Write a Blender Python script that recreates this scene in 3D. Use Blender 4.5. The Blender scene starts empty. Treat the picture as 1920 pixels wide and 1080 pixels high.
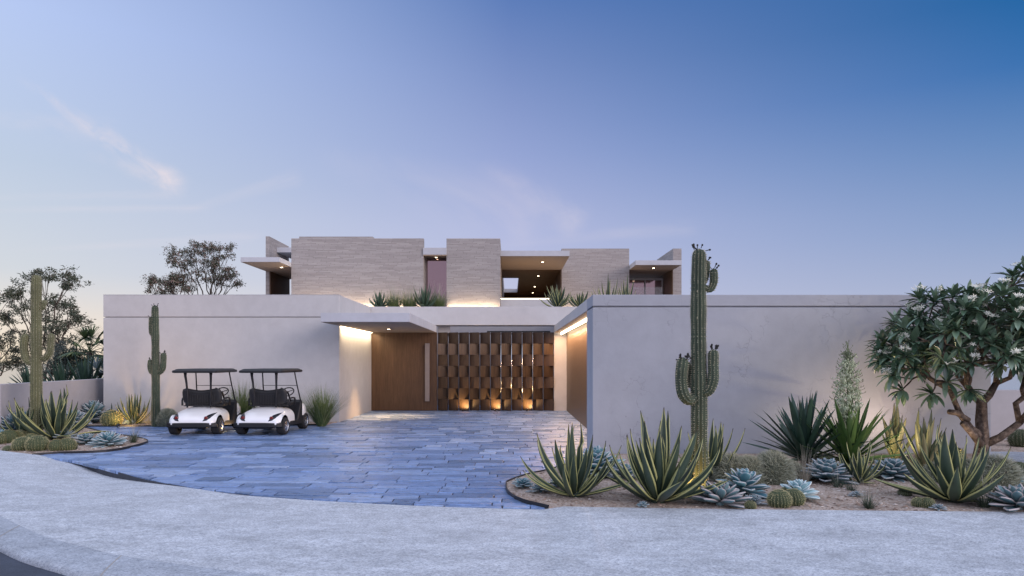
import bpy, bmesh, math, random
from math import sin, cos, pi, radians, sqrt, exp, atan2
from mathutils import Vector, Matrix, geometry

scene = bpy.context.scene
COL = scene.collection
F = 1280.0            # focal length of the photograph in its own pixels
EYE = 2.0             # eye height, metres


def G(px, py, z=0.0):
    """photo pixel -> point on the horizontal plane z"""
    y = F * (EYE - z) / (py - 677.0)
    return ((px - 957.0) * y / F, y)


def PX(px, y):
    return (px - 957.0) * y / F


def PZ(py, y):
    return EYE + (677.0 - py) * y / F


def lerp(a, b, t):
    return a + (b - a) * t


def smooth(t):
    t = max(0.0, min(1.0, t))
    return t * t * (3 - 2 * t)


def s2l(c):
    return tuple(((v / 255.0) / 12.92 if v <= 10 else (((v / 255.0) + 0.055) / 1.055) ** 2.4) for v in c)


# ---------------------------------------------------------------- mesh builder
class MB:
    def __init__(self):
        self.v = []
        self.f = []
        self.m = []
        self.uv = []
        self.has_uv = False

    def quad(self, idx, m=0, uv=None):
        self.f.append(tuple(idx))
        self.m.append(m)
        self.uv.append(uv)
        if uv:
            self.has_uv = True

    def box(self, x0, x1, y0, y1, z0, z1, m=0):
        b = len(self.v)
        self.v += [(x0, y0, z0), (x1, y0, z0), (x1, y1, z0), (x0, y1, z0),
                   (x0, y0, z1), (x1, y0, z1), (x1, y1, z1), (x0, y1, z1)]
        for q in ((0, 3, 2, 1), (4, 5, 6, 7), (0, 1, 5, 4), (1, 2, 6, 5), (2, 3, 7, 6), (3, 0, 4, 7)):
            self.quad([b + i for i in q], m)
        return self

    def hexa(self, pts, m=0):
        """eight corner points, bottom four then top four"""
        b = len(self.v)
        self.v += [tuple(p) for p in pts]
        for q in ((0, 3, 2, 1), (4, 5, 6, 7), (0, 1, 5, 4), (1, 2, 6, 5), (2, 3, 7, 6), (3, 0, 4, 7)):
            self.quad([b + i for i in q], m)
        return self

    def prism(self, poly, z0, z1, m=0):
        """vertical prism from a 2-D polygon"""
        n = len(poly)
        b = len(self.v)
        self.v += [(p[0], p[1], z0) for p in poly] + [(p[0], p[1], z1) for p in poly]
        self.quad([b + n + i for i in range(n)], m)
        self.quad([b + n - 1 - i for i in range(n)], m)
        for i in range(n):
            j = (i + 1) % n
            self.quad([b + i, b + j, b + n + j, b + n + i], m)
        return self

    def tube(self, path, radii, seg=8, m=0, caps=True, wob=0.0, rnd=None):
        path = [Vector(p) for p in path]
        n = len(path)
        if not hasattr(radii, '__len__'):
            radii = [radii] * n
        rings = []
        t0 = (path[1] - path[0]).normalized()
        up = Vector((0, 0, 1)) if abs(t0.z) < 0.9 else Vector((1, 0, 0))
        nrm = t0.cross(up).normalized()
        for i in range(n):
            if i == 0:
                t = path[1] - path[0]
            elif i == n - 1:
                t = path[-1] - path[-2]
            else:
                t = path[i + 1] - path[i - 1]
            t.normalize()
            nrm = (nrm - t * nrm.dot(t))
            if nrm.length < 1e-6:
                nrm = t.orthogonal()
            nrm.normalize()
            bi = t.cross(nrm)
            ring = []
            for k in range(seg):
                a = 2 * pi * k / seg
                r = radii[i]
                if wob and rnd:
                    r *= 1 + rnd.uniform(-wob, wob)
                ring.append(len(self.v))
                self.v.append(tuple(path[i] + (nrm * cos(a) + bi * sin(a)) * r))
            rings.append(ring)
        for i in range(n - 1):
            for k in range(seg):
                k2 = (k + 1) % seg
                self.quad([rings[i][k], rings[i][k2], rings[i + 1][k2], rings[i + 1][k]], m,
                          [(k / seg, i / (n - 1)), ((k + 1) / seg, i / (n - 1)), ((k + 1) / seg, (i + 1) / (n - 1)), (k / seg, (i + 1) / (n - 1))])
        if caps:
            self.quad(list(reversed(rings[0])), m)
            self.quad(rings[-1], m)
        return self

    def tri(self, a, b, c, m=0):
        i = len(self.v)
        self.v += [tuple(a), tuple(b), tuple(c)]
        self.quad([i, i + 1, i + 2], m)

    def add(self, other, mat4=None, m=0):
        b = len(self.v)
        if mat4 is None:
            self.v += other.v
        else:
            self.v += [tuple(mat4 @ Vector(p)) for p in other.v]
        for f, mm, u in zip(other.f, other.m, other.uv):
            self.quad([b + i for i in f], mm + m, u)
        return self

    def build(self, name, mats, parent=None, smooth=False, bevel=0.0, loc=None, seg=2):
        me = bpy.data.meshes.new(name)
        me.from_pydata(self.v, [], self.f)
        if not isinstance(mats, (list, tuple)):
            mats = [mats]
        for mt in mats:
            me.materials.append(mt)
        if len(mats) > 1:
            me.polygons.foreach_set('material_index', self.m)
        if smooth:
            me.polygons.foreach_set('use_smooth', [True] * len(self.f))
        if self.has_uv:
            lay = me.uv_layers.new(name='UVMap')
            flat = []
            for f, u in zip(self.f, self.uv):
                if u:
                    for q in u:
                        flat += [q[0], q[1]]
                else:
                    flat += [0.5, 0.5] * len(f)
            lay.data.foreach_set('uv', flat)
        me.update()
        o = bpy.data.objects.new(name, me)
        COL.objects.link(o)
        if parent is not None:
            o.parent = parent
        if loc:
            o.location = loc
        if bevel > 0:
            md = o.modifiers.new('bevel', 'BEVEL')
            md.width = bevel
            md.segments = seg
            md.limit_method = 'ANGLE'
            md.angle_limit = radians(40)
        return o


def empty(name, loc=(0, 0, 0), rz=0.0):
    o = bpy.data.objects.new(name, None)
    COL.objects.link(o)
    o.location = loc
    o.rotation_euler = (0, 0, rz)
    o.empty_display_size = 0.2
    return o


def tag(o, label=None, cat=None, group=None, kind=None):
    if label:
        o['label'] = label
    if cat:
        o['category'] = cat
    if group:
        o['group'] = group
    if kind:
        o['kind'] = kind
    return o


def lamp(name, kind, loc, energy, color, parent=None, **kw):
    l = bpy.data.lights.new(name, kind)
    l.energy = energy
    l.color = color
    for k, v in kw.items():
        if k not in ('aim', 'along'):
            setattr(l, k, v)
    o = bpy.data.objects.new(name, l)
    COL.objects.link(o)
    o.location = loc
    if 'along' in kw:
        z = -(Vector(kw['aim']) - Vector(loc)).normalized()
        x = Vector(kw['along'])
        x = (x - z * x.dot(z)).normalized()
        y = z.cross(x)
        o.rotation_euler = Matrix((x, y, z)).transposed().to_euler()
    elif 'aim' in kw:
        d = Vector(kw['aim']) - Vector(loc)
        o.rotation_euler = d.to_track_quat('-Z', 'Y').to_euler()
    if parent is not None:
        o.parent = parent
    return o


# ---------------------------------------------------------------- materials
class NT:
    def __init__(self, name):
        self.mat = bpy.data.materials.new(name)
        self.mat.use_nodes = True
        self.t = self.mat.node_tree
        self.bsdf = self.t.nodes['Principled BSDF']
        self.out = self.t.nodes['Material Output']

    def n(self, kind, **kw):
        nd = self.t.nodes.new(kind)
        for k, v in kw.items():
            if k in nd.inputs:
                nd.inputs[k].default_value = v
            else:
                setattr(nd, k, v)
        return nd

    def l(self, a, b):
        self.t.links.new(a, b)

    def coords(self, which='Object', scale=(1, 1, 1), rot=(0, 0, 0)):
        tc = self.n('ShaderNodeTexCoord')
        mp = self.n('ShaderNodeMapping')
        mp.inputs['Scale'].default_value = scale
        mp.inputs['Rotation'].default_value = rot
        self.l(tc.outputs[which], mp.inputs['Vector'])
        return mp.outputs['Vector']

    def noise(self, vec, scale, detail=4, rough=0.55, dist=0.0):
        nz = self.n('ShaderNodeTexNoise')
        nz.inputs['Scale'].default_value = scale
        nz.inputs['Detail'].default_value = detail
        nz.inputs['Roughness'].default_value = rough
        nz.inputs['Distortion'].default_value = dist
        if vec is not None:
            self.l(vec, nz.inputs['Vector'])
        return nz.outputs['Fac']

    def ramp(self, fac, stops):
        r = self.n('ShaderNodeValToRGB')
        el = r.color_ramp.elements
        while len(el) < len(stops):
            el.new(0.5)
        for e, (p, c) in zip(el, stops):
            e.position = p
            e.color = (*c[:3], 1)
        if fac is not None:
            self.l(fac, r.inputs['Fac'])
        return r.outputs['Color']

    def mix(self, fac, a, b, mode='MIX'):
        m = self.n('ShaderNodeMix', data_type='RGBA', blend_type=mode)
        for sock, v in ((m.inputs['Factor'], fac), (m.inputs['A'], a), (m.inputs['B'], b)):
            pass
        ins = [s for s in m.inputs if s.enabled]
        for s, v in zip(ins, (fac, a, b)):
            if isinstance(v, (int, float)):
                s.default_value = v
            elif isinstance(v, (tuple, list)):
                s.default_value = (*v[:3], 1)
            else:
                self.l(v, s)
        return [s for s in m.outputs if s.enabled][0]

    def math(self, op, a, b=None, clamp=False):
        m = self.n('ShaderNodeMath', operation=op, use_clamp=clamp)
        for i, v in enumerate((a, b)):
            if v is None:
                continue
            if isinstance(v, (int, float)):
                m.inputs[i].default_value = v
            else:
                self.l(v, m.inputs[i])
        return m.outputs[0]

    def mapr(self, v, a, b, c, d, kind='LINEAR'):
        m = self.n('ShaderNodeMapRange', interpolation_type=kind)
        self.l(v, m.inputs['Value'])
        for k, x in zip(('From Min', 'From Max', 'To Min', 'To Max'), (a, b, c, d)):
            m.inputs[k].default_value = x
        return m.outputs['Result']

    def bump(self, h, strength=0.3, dist=0.01):
        b = self.n('ShaderNodeBump')
        b.inputs['Strength'].default_value = strength
        b.inputs['Distance'].default_value = dist
        self.l(h, b.inputs['Height'])
        self.l(b.outputs['Normal'], self.bsdf.inputs['Normal'])

    def set(self, color=None, rough=None, metal=None, spec=None, **kw):
        i = self.bsdf.inputs
        if color is not None:
            if isinstance(color, (tuple, list)):
                i['Base Color'].default_value = (*color[:3], 1)
            else:
                self.l(color, i['Base Color'])
        if rough is not None:
            if isinstance(rough, (int, float)):
                i['Roughness'].default_value = rough
            else:
                self.l(rough, i['Roughness'])
        if metal is not None:
            i['Metallic'].default_value = metal
        if spec is not None:
            i['Specular IOR Level'].default_value = spec
        for k, v in kw.items():
            i[k].default_value = v
        return self.mat


def plain(name, color, rough=0.5, metal=0.0, spec=0.5, var=0.15, scale=6.0, bump=0.0, bscale=60.0, **kw):
    t = NT(name)
    v = t.coords()
    nz = t.noise(v, scale)
    k = t.mapr(nz, 0.25, 0.75, 1 - var, 1 + var)
    c = t.mix(1.0, color, k, 'MULTIPLY')
    if bump:
        t.bump(t.noise(v, bscale, 3), bump, 0.01)
    return t.set(c, rough, metal, spec, **kw)


def emit(name, color, strength):
    t = NT(name)
    return t.set((0.8, 0.8, 0.8), 0.4, **{'Emission Color': (*color, 1), 'Emission Strength': strength})


def stucco_mat(name, base, cracks=0.0):
    t = NT(name)
    v = t.coords()
    big = t.noise(v, 0.55, 5, 0.6, 0.4)
    mid = t.noise(v, 3.5, 6, 0.65)
    fine = t.noise(v, 55, 3, 0.6)
    k = t.mapr(big, 0.3, 0.7, 0.93, 1.05)
    k2 = t.mapr(mid, 0.25, 0.75, 0.94, 1.05)
    c = t.mix(1.0, base, k, 'MULTIPLY')
    c = t.mix(1.0, c, k2, 'MULTIPLY')
    h = t.math('ADD', t.math('MULTIPLY', mid, 0.8), t.math('MULTIPLY', fine, 0.25))
    if cracks:
        dv = t.n('ShaderNodeVectorMath', operation='ADD')
        nz = t.n('ShaderNodeTexNoise')
        nz.inputs['Scale'].default_value = 2.2
        nz.inputs['Detail'].default_value = 5
        t.l(v, nz.inputs['Vector'])
        t.l(v, dv.inputs[0])
        t.l(nz.outputs['Color'], dv.inputs[1])
        vo = t.n('ShaderNodeTexVoronoi', feature='DISTANCE_TO_EDGE')
        vo.inputs['Scale'].default_value = 1.6
        t.l(dv.outputs[0], vo.inputs['Vector'])
        line = t.mapr(vo.outputs['Distance'], 0.0, 0.022, 1.0, 0.0)
        mask = t.mapr(t.noise(v, 0.8, 2), 0.5, 0.62, 0.0, 1.0)
        crack = t.math('MULTIPLY', line, mask)
        c = t.mix(t.math('MULTIPLY', crack, cracks), c, tuple(x * 0.62 for x in base))
        h = t.math('SUBTRACT', h, t.math('MULTIPLY', crack, 0.5))
    t.bump(h, 0.35, 0.02)
    return t.set(c, 0.85, spec=0.25)


def wood_mat(name, dark, light, axis='z', rough=0.45):
    t = NT(name)
    sc = {'z': (9, 9, 0.55), 'x': (0.55, 9, 9), 'y': (9, 0.55, 9)}[axis]
    v = t.coords('Object', sc)
    g = t.noise(v, 2.2, 7, 0.62, 0.9)
    fine = t.noise(v, 11, 4, 0.7)
    f = t.math('ADD', t.math('MULTIPLY', g, 0.7), t.math('MULTIPLY', fine, 0.3))
    c = t.ramp(f, [(0.30, dark), (0.5, tuple(lerp(a, b, .5) for a, b in zip(dark, light))), (0.68, light)])
    geo = t.n('ShaderNodeNewGeometry')
    k = t.mapr(geo.outputs['Random Per Island'], 0, 1, 0.5, 1.4)
    c = t.mix(1.0, c, k, 'MULTIPLY')
    t.bump(f, 0.25, 0.006)
    return t.set(c, rough, spec=0.35)


M = {}
M['stucco'] = stucco_mat('white stucco', (0.535, 0.525, 0.525))
M['stucco_cracked'] = stucco_mat('cracked stucco', (0.36, 0.378, 0.425), 0.5)  # blue cast from the sky is mixed into this base colour
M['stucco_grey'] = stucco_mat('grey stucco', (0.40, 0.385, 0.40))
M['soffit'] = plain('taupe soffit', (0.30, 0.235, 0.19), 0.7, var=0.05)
M['slab'] = stucco_mat('slab plaster', (0.50, 0.51, 0.545))


def brick_mat():
    t = NT('long thin brick')
    tc = t.n('ShaderNodeTexCoord')
    sp = t.n('ShaderNodeSeparateXYZ')
    t.l(tc.outputs['Object'], sp.inputs[0])
    u = t.math('ADD', sp.outputs['X'], sp.outputs['Y'])
    wn_ = t.n('ShaderNodeTexWhiteNoise', noise_dimensions='1D')
    t.l(t.math('FLOOR', t.math('DIVIDE', sp.outputs['Z'], 0.054)), wn_.inputs['W'])
    u = t.math('ADD', u, t.math('MULTIPLY', wn_.outputs['Value'], 5.0))
    cb = t.n('ShaderNodeCombineXYZ')
    t.l(u, cb.inputs[0])
    t.l(sp.outputs['Z'], cb.inputs[1])
    br = t.n('ShaderNodeTexBrick')
    br.offset = 0.0
    br.inputs['Scale'].default_value = 1.0
    br.inputs['Brick Width'].default_value = 0.62
    br.inputs['Row Height'].default_value = 0.054
    br.inputs['Mortar Size'].default_value = 0.007
    br.inputs['Mortar Smooth'].default_value = 0.2
    br.inputs['Bias'].default_value = -0.1
    br.inputs['Color1'].default_value = (0.435, 0.405, 0.395, 1)
    br.inputs['Color2'].default_value = (0.345, 0.318, 0.31, 1)
    br.inputs['Mortar'].default_value = (0.19, 0.175, 0.17, 1)
    t.l(cb.outputs[0], br.inputs['Vector'])
    mp = t.n('ShaderNodeMapping')
    mp.inputs['Scale'].default_value = (0.9, 9.0, 1)
    t.l(cb.outputs[0], mp.inputs['Vector'])
    st = t.noise(mp.outputs[0], 1.6, 5, 0.6)
    k = t.mapr(st, 0.3, 0.7, 0.9, 1.12)
    c = t.mix(1.0, br.outputs['Color'], k, 'MULTIPLY')
    h = t.math('SUBTRACT', t.math('MULTIPLY', st, 0.4), br.outputs['Fac'])
    t.bump(h, 0.5, 0.012)
    return t.set(c, 0.85, spec=0.2)


M['brick'] = brick_mat()
M['wood'] = wood_mat('dark walnut', (0.052, 0.027, 0.014), (0.125, 0.07, 0.038))
M['wood_block'] = wood_mat('walnut blocks', (0.036, 0.021, 0.013), (0.105, 0.062, 0.038))
M['wood_pale'] = wood_mat('oak panel', (0.085, 0.052, 0.030), (0.165, 0.105, 0.062))
M['bronze'] = plain('grey bronze', (0.26, 0.22, 0.21), 0.45, 0.3, var=0.06)
M['steel_dark'] = plain('dark metal', (0.03, 0.03, 0.034), 0.45, 0.4, var=0.1)
M['mirror_rod'] = plain('polished rod', (0.75, 0.75, 0.75), 0.15, 1.0, var=0.02)
M['led'] = emit('warm led strip', (1.0, 0.80, 0.54), 7.0)
M['lens'] = emit('lamp lens', (1.0, 0.80, 0.55), 14.0)


def glass_mat():
    t = NT('window glass')
    return t.set((0.24, 0.17, 0.185), 0.06, metal=0.85, spec=0.6)


def clear_glass():
    t = NT('balustrade glass')
    return t.set((0.85, 0.88, 0.9), 0.03, spec=0.5, **{'Transmission Weight': 0.9, 'IOR': 1.1})


M['glass'] = glass_mat()
M['clear_glass'] = clear_glass()


def paver_mat():
    t = NT('slate paver')
    v = t.coords()
    geo = t.n('ShaderNodeNewGeometry')
    rnd = geo.outputs['Random Per Island']
    c = t.ramp(rnd, [(0.0, (0.080, 0.135, 0.255)), (0.25, (0.125, 0.20, 0.385)), (0.6, (0.168, 0.26, 0.48)), (0.85, (0.22, 0.32, 0.54)), (1.0, (0.32, 0.41, 0.60))])
    mp = t.n('ShaderNodeMapping')
    mp.inputs['Scale'].default_value = (1.6, 6.0, 1)
    t.l(v, mp.inputs['Vector'])
    a = t.noise(mp.outputs[0], 2.6, 7, 0.68, 0.7)
    b = t.noise(v, 26, 5, 0.7)
    k = t.mapr(a, 0.3, 0.7, 0.55, 1.5)
    k2 = t.mapr(b, 0.25, 0.75, 0.82, 1.2)
    c = t.mix(1.0, c, k, 'MULTIPLY')
    c = t.mix(1.0, c, k2, 'MULTIPLY')
    vn = t.mapr(t.noise(v, 3.2, 8, 0.7, 1.6), 0.485, 0.5, 0, 1)
    vn2 = t.mapr(t.noise(v, 3.2, 8, 0.7, 1.6), 0.5, 0.515, 1, 0)
    c = t.mix(t.math('MULTIPLY', t.math('MULTIPLY', vn, vn2), 0.28), c, (0.42, 0.50, 0.66))
    h = t.math('ADD', a, t.math('MULTIPLY', b, 0.4))
    t.bump(h, 0.6, 0.03)
    r = t.mapr(a, 0.3, 0.7, 0.24, 0.44)
    return t.set(c, r, spec=0.85, **{'Specular Tint': (0.75, 0.88, 1.0, 1)})


M['paver'] = paver_mat()
M['mortar'] = plain('dark joint', (0.045, 0.05, 0.065), 0.9, var=0.2)


def pavement_mat(name, base, darker):
    t = NT(name)
    v = t.coords()
    mq = t.n('ShaderNodeMapping')
    mq.inputs['Scale'].default_value = (0.8, 1.25, 1)
    mq.inputs['Rotation'].default_value = (0, 0, 0.35)
    t.l(v, mq.inputs['Vector'])
    sp = t.noise(mq.outputs[0], 46, 5, 0.85)
    sp2 = t.noise(mq.outputs[0], 9, 6, 0.75)
    mp = t.n('ShaderNodeMapping')
    mp.inputs['Scale'].default_value = (1.0, 2.2, 1)
    mp.inputs['Rotation'].default_value = (0, 0, 0.25)
    t.l(v, mp.inputs['Vector'])
    big = t.noise(mp.outputs[0], 1.1, 6, 0.62, 0.3)
    c = t.ramp(sp, [(0.36, darker), (0.47, tuple(lerp(a, b, .35) for a, b in zip(base, darker))), (0.56, base), (0.75, tuple(min(1, x * 1.16) for x in base))])
    c = t.mix(1.0, c, t.mapr(big, 0.3, 0.7, 0.80, 1.14), 'MULTIPLY')
    c = t.mix(1.0, c, t.mapr(sp2, 0.3, 0.7, 0.74, 1.18), 'MULTIPLY')
    t.bump(t.math('ADD', sp, t.math('MULTIPLY', sp2, 0.7)), 0.4, 0.01)
    return t.set(c, 0.62, spec=0.4)


M['pavement'] = pavement_mat('washed granite paving', (0.63, 0.665, 0.715), (0.17, 0.20, 0.26))
M['kerb'] = pavement_mat('granite kerb', (0.47, 0.51, 0.57), (0.15, 0.18, 0.24))  # same stone as the pavement, shade of the kerb slope put into the colour
M['asphalt'] = pavement_mat('asphalt', (0.050, 0.062, 0.095), (0.022, 0.028, 0.045))


def gravel_mat():
    t = NT('decomposed granite')
    v = t.coords()
    vo = t.n('ShaderNodeTexVoronoi')
    vo.inputs['Scale'].default_value = 34
    t.l(v, vo.inputs['Vector'])
    c = t.ramp(vo.outputs['Color'], [(0.0, (0.25, 0.185, 0.15)), (0.4, (0.38, 0.30, 0.25)), (0.75, (0.47, 0.39, 0.34)), (1.0, (0.58, 0.52, 0.47))])
    big = t.noise(v, 2.0, 5, 0.6)
    c = t.mix(1.0, c, t.mapr(big, 0.3, 0.7, 0.75, 1.2), 'MULTIPLY')
    h = t.math('SUBTRACT', t.math('MULTIPLY', t.noise(v, 12, 4), 0.8), vo.outputs['Distance'])
    t.bump(h, 0.6, 0.02)
    return t.set(c, 0.95, spec=0.1)


M['gravel'] = gravel_mat()
M['stone'] = None
_t = NT('loose pebbles')
_g = _t.n('ShaderNodeNewGeometry')
_c = _t.ramp(_g.outputs['Random Per Island'], [(0, (0.16, 0.11, 0.09)), (0.5, (0.33, 0.25, 0.20)), (0.85, (0.46, 0.38, 0.33)), (1, (0.62, 0.58, 0.54))])
M['stone'] = _t.set(_c, 0.9, spec=0.2)
M['earth'] = plain('dry earth', (0.23, 0.18, 0.14), 0.95, var=0.3, scale=0.4)
M['sea'] = plain('sea water', (0.06, 0.09, 0.12), 0.12, var=0.05)


def leaf_mat(name, stops, margin=None, margin_w=0.12, rough=0.42, var=0.25, vscale=5.0, tip=None, spec=0.45, trans=0.0):
    """leaf colour across a UV leaf: u runs across (0..1), v from base to tip"""
    t = NT(name)
    geo = t.n('ShaderNodeNewGeometry')
    c = t.ramp(geo.outputs['Random Per Island'], stops)
    v = t.coords()
    nz = t.noise(v, vscale, 4, 0.6)
    c = t.mix(1.0, c, t.mapr(nz, 0.25, 0.75, 1 - var, 1 + var), 'MULTIPLY')
    uv = t.n('ShaderNodeTexCoord')
    sp = t.n('ShaderNodeSeparateXYZ')
    t.l(uv.outputs['UV'], sp.inputs[0])
    if margin:
        d = t.math('ABSOLUTE', t.math('SUBTRACT', sp.outputs['X'], 0.5))
        f = t.mapr(d, 0.5 - margin_w - 0.03, 0.5 - margin_w + 0.02, 0, 1)
        c = t.mix(f, c, margin)
    if tip:
        f = t.mapr(sp.outputs['Y'], 0.93, 0.99, 0, 1)
        c = t.mix(f, c, tip)
    return t.set(c, rough, spec=spec)


M['agave'] = leaf_mat('variegated agave leaf', [(0, (0.022, 0.040, 0.028)), (0.5, (0.035, 0.060, 0.040)), (1, (0.058, 0.088, 0.055))], (0.45, 0.45, 0.19), 0.09, tip=(0.03, 0.02, 0.015))
M['agave_gold'] = leaf_mat('golden agave leaf', [(0, (0.17, 0.165, 0.08)), (1, (0.28, 0.26, 0.14))], (0.10, 0.14, 0.07), 0.10, tip=(0.03, 0.02, 0.015))
M['agave_green'] = leaf_mat('green agave leaf', [(0, (0.025, 0.055, 0.035)), (1, (0.055, 0.10, 0.06))], (0.16, 0.20, 0.11), 0.06, tip=(0.03, 0.02, 0.015))
M['rosette'] = leaf_mat('blue succulent leaf', [(0, (0.075, 0.20, 0.25)), (0.5, (0.12, 0.28, 0.335)), (1, (0.19, 0.38, 0.43))], (0.42, 0.46, 0.48), 0.05, var=0.18)
M['rosette_pale'] = leaf_mat('pale aqua succulent leaf', [(0, (0.30, 0.48, 0.52)), (1, (0.45, 0.64, 0.67))], (0.6, 0.68, 0.7), 0.05, var=0.12)
M['rosette_purple'] = leaf_mat('mauve succulent leaf', [(0, (0.085, 0.17, 0.195)), (0.5, (0.14, 0.25, 0.275)), (1, (0.23, 0.345, 0.365))], (0.45, 0.40, 0.40), 0.06, var=0.2)
M['rosette_deep'] = leaf_mat('dusty blue succulent leaf', [(0, (0.075, 0.15, 0.185)), (0.5, (0.125, 0.235, 0.275)), (1, (0.20, 0.33, 0.37))], (0.40, 0.41, 0.42), 0.05, var=0.2)
M['yucca'] = leaf_mat('yucca leaf', [(0, (0.022, 0.050, 0.038)), (0.6, (0.035, 0.075, 0.052)), (1, (0.05, 0.10, 0.06))], None, rough=0.38)
M['yucca_lime'] = leaf_mat('lime yucca leaf', [(0, (0.05, 0.10, 0.03)), (0.6, (0.085, 0.16, 0.04)), (1, (0.14, 0.22, 0.06))], None, rough=0.38)
M['grass'] = leaf_mat('fountain grass blade', [(0, (0.07, 0.12, 0.035)), (0.6, (0.13, 0.19, 0.06)), (1, (0.28, 0.30, 0.13))], None, rough=0.6)
M['tuft'] = leaf_mat('dark tuft blade', [(0, (0.03, 0.055, 0.035)), (1, (0.07, 0.10, 0.06))], None, rough=0.6)
M['straw'] = leaf_mat('dry grass stem', [(0, (0.30, 0.27, 0.20)), (1, (0.46, 0.43, 0.36))], None, rough=0.7)
M['cactus'] = plain('saguaro skin', (0.048, 0.070, 0.042), 0.65, var=0.28, scale=3.0, bump=0.25, bscale=40)
M['cactus_far'] = plain('olive saguaro skin', (0.12, 0.125, 0.06), 0.65, var=0.25, scale=3.0, bump=0.25, bscale=40)
M['spine'] = plain('pale cactus spines', (0.50, 0.46, 0.33), 0.6, var=0.2)
M['spine_dark'] = plain('grey cactus spines', (0.30, 0.29, 0.21), 0.6, var=0.2)
M['bud'] = plain('dried cactus buds', (0.022, 0.02, 0.018), 0.7, var=0.3)
M['barrel'] = plain('barrel cactus skin', (0.055, 0.075, 0.032), 0.7, var=0.2, scale=8)
M['barrel_spine'] = plain('golden cactus spines', (0.42, 0.38, 0.20), 0.6, var=0.2)
M['fuzz'] = leaf_mat('spiny cushion', [(0, (0.20, 0.21, 0.15)), (0.5, (0.36, 0.37, 0.27)), (1, (0.52, 0.52, 0.42))], None, rough=0.8, var=0.1)
M['fuzz_core'] = plain('spiny cushion core', (0.10, 0.11, 0.075), 0.9)
M['petal'] = leaf_mat('cream yucca bells', [(0, (0.34, 0.41, 0.25)), (0.6, (0.48, 0.54, 0.36)), (1, (0.66, 0.68, 0.50))], None, rough=0.6, var=0.1)
M['stalk'] = plain('flower stalk', (0.13, 0.16, 0.08), 0.6)
M['plum_leaf'] = leaf_mat('frangipani leaf', [(0, (0.06, 0.12, 0.075)), (0.5, (0.13, 0.21, 0.13)), (0.92, (0.24, 0.33, 0.23)), (1, (0.12, 0.16, 0.06))], (0.10, 0.15, 0.10), 0.03, rough=0.24, spec=0.9)
M['plum_flower'] = leaf_mat('frangipani blossom', [(0, (0.74, 0.72, 0.58)), (1, (0.82, 0.80, 0.70))], None, rough=0.55, var=0.08)


def bark_mat(name, a, b, c2, scale=9.0):
    t = NT(name)
    v = t.coords()
    n1 = t.noise(v, scale, 6, 0.7)
    vo = t.n('ShaderNodeTexVoronoi')
    vo.inputs['Scale'].default_value = scale * 2.2
    t.l(v, vo.inputs['Vector'])
    c = t.ramp(n1, [(0.32, a), (0.5, b), (0.66, c2)])
    t.bump(t.math('ADD', n1, t.math('MULTIPLY', vo.outputs['Distance'], 0.6)), 0.8, 0.02)
    return t.set(c, 0.85, spec=0.2)


M['bark'] = bark_mat('frangipani bark', (0.05, 0.038, 0.033), (0.115, 0.088, 0.072), (0.25, 0.20, 0.165))
M['euc_bark'] = bark_mat('gum tree bark', (0.05, 0.04, 0.035), (0.10, 0.08, 0.065), (0.17, 0.14, 0.11), 3)
M['euc_leaf'] = leaf_mat('gum tree leaf', [(0, (0.05, 0.068, 0.045)), (0.6, (0.085, 0.105, 0.065)), (0.9, (0.13, 0.13, 0.09)), (1, (0.20, 0.15, 0.13))], None, rough=0.5, var=0.1)
M['euc_leaf_pink'] = leaf_mat('gum tree leaf with reddish tips', [(0, (0.05, 0.065, 0.04)), (0.5, (0.09, 0.10, 0.06)), (0.8, (0.20, 0.145, 0.12)), (1, (0.34, 0.21, 0.19))], None, rough=0.5, var=0.1)
M['bush_leaf'] = leaf_mat('grey green bush leaf', [(0, (0.05, 0.07, 0.06)), (1, (0.13, 0.16, 0.14))], None, rough=0.6, var=0.1)
M['palm_leaf'] = leaf_mat('palm frond', [(0, (0.045, 0.085, 0.04)), (0.7, (0.09, 0.14, 0.06)), (1, (0.22, 0.25, 0.10))], None, rough=0.45, var=0.1)
M['palm_blue'] = leaf_mat('silver palm frond', [(0, (0.12, 0.17, 0.17)), (1, (0.30, 0.36, 0.36))], None, rough=0.5, var=0.1)
M['cart_white'] = plain('white cart body', (0.86, 0.86, 0.86), 0.28, spec=0.5, var=0.015, **{'Coat Weight': 0.4, 'Coat Roughness': 0.1})
M['cart_black'] = plain('black moulded plastic', (0.010, 0.010, 0.012), 0.5, var=0.15, bump=0.12, bscale=120)
M['cart_vinyl'] = plain('black vinyl', (0.018, 0.018, 0.019), 0.5, var=0.15, bump=0.2, bscale=90)
M['tyre'] = plain('tyre rubber', (0.016, 0.016, 0.017), 0.8, var=0.2)
M['rim'] = plain('alloy rim', (0.62, 0.62, 0.64), 0.25, 0.9, var=0.05)
M['tail'] = plain('dark tail lamp lens', (0.012, 0.014, 0.022), 0.12, var=0.1)
M['tail_red'] = plain('red lamp lens', (0.16, 0.012, 0.012), 0.2, var=0.1)
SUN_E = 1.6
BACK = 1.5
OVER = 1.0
EXPO = 0.0
# ---------------------------------------------------------------- camera, sun, sky
cam = bpy.data.cameras.new('camera')
cam.sensor_width = 36.0
cam.lens = F / 1920.0 * 36.0
cam.shift_x = 3.0 / 1920.0
cam.shift_y = 137.0 / 1920.0
cam.clip_end = 8000
cam.clip_start = 0.1
co = bpy.data.objects.new('camera', cam)
COL.objects.link(co)
co.location = (0, 0, EYE)
co.rotation_euler = (radians(90), 0, 0)
scene.camera = co

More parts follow.
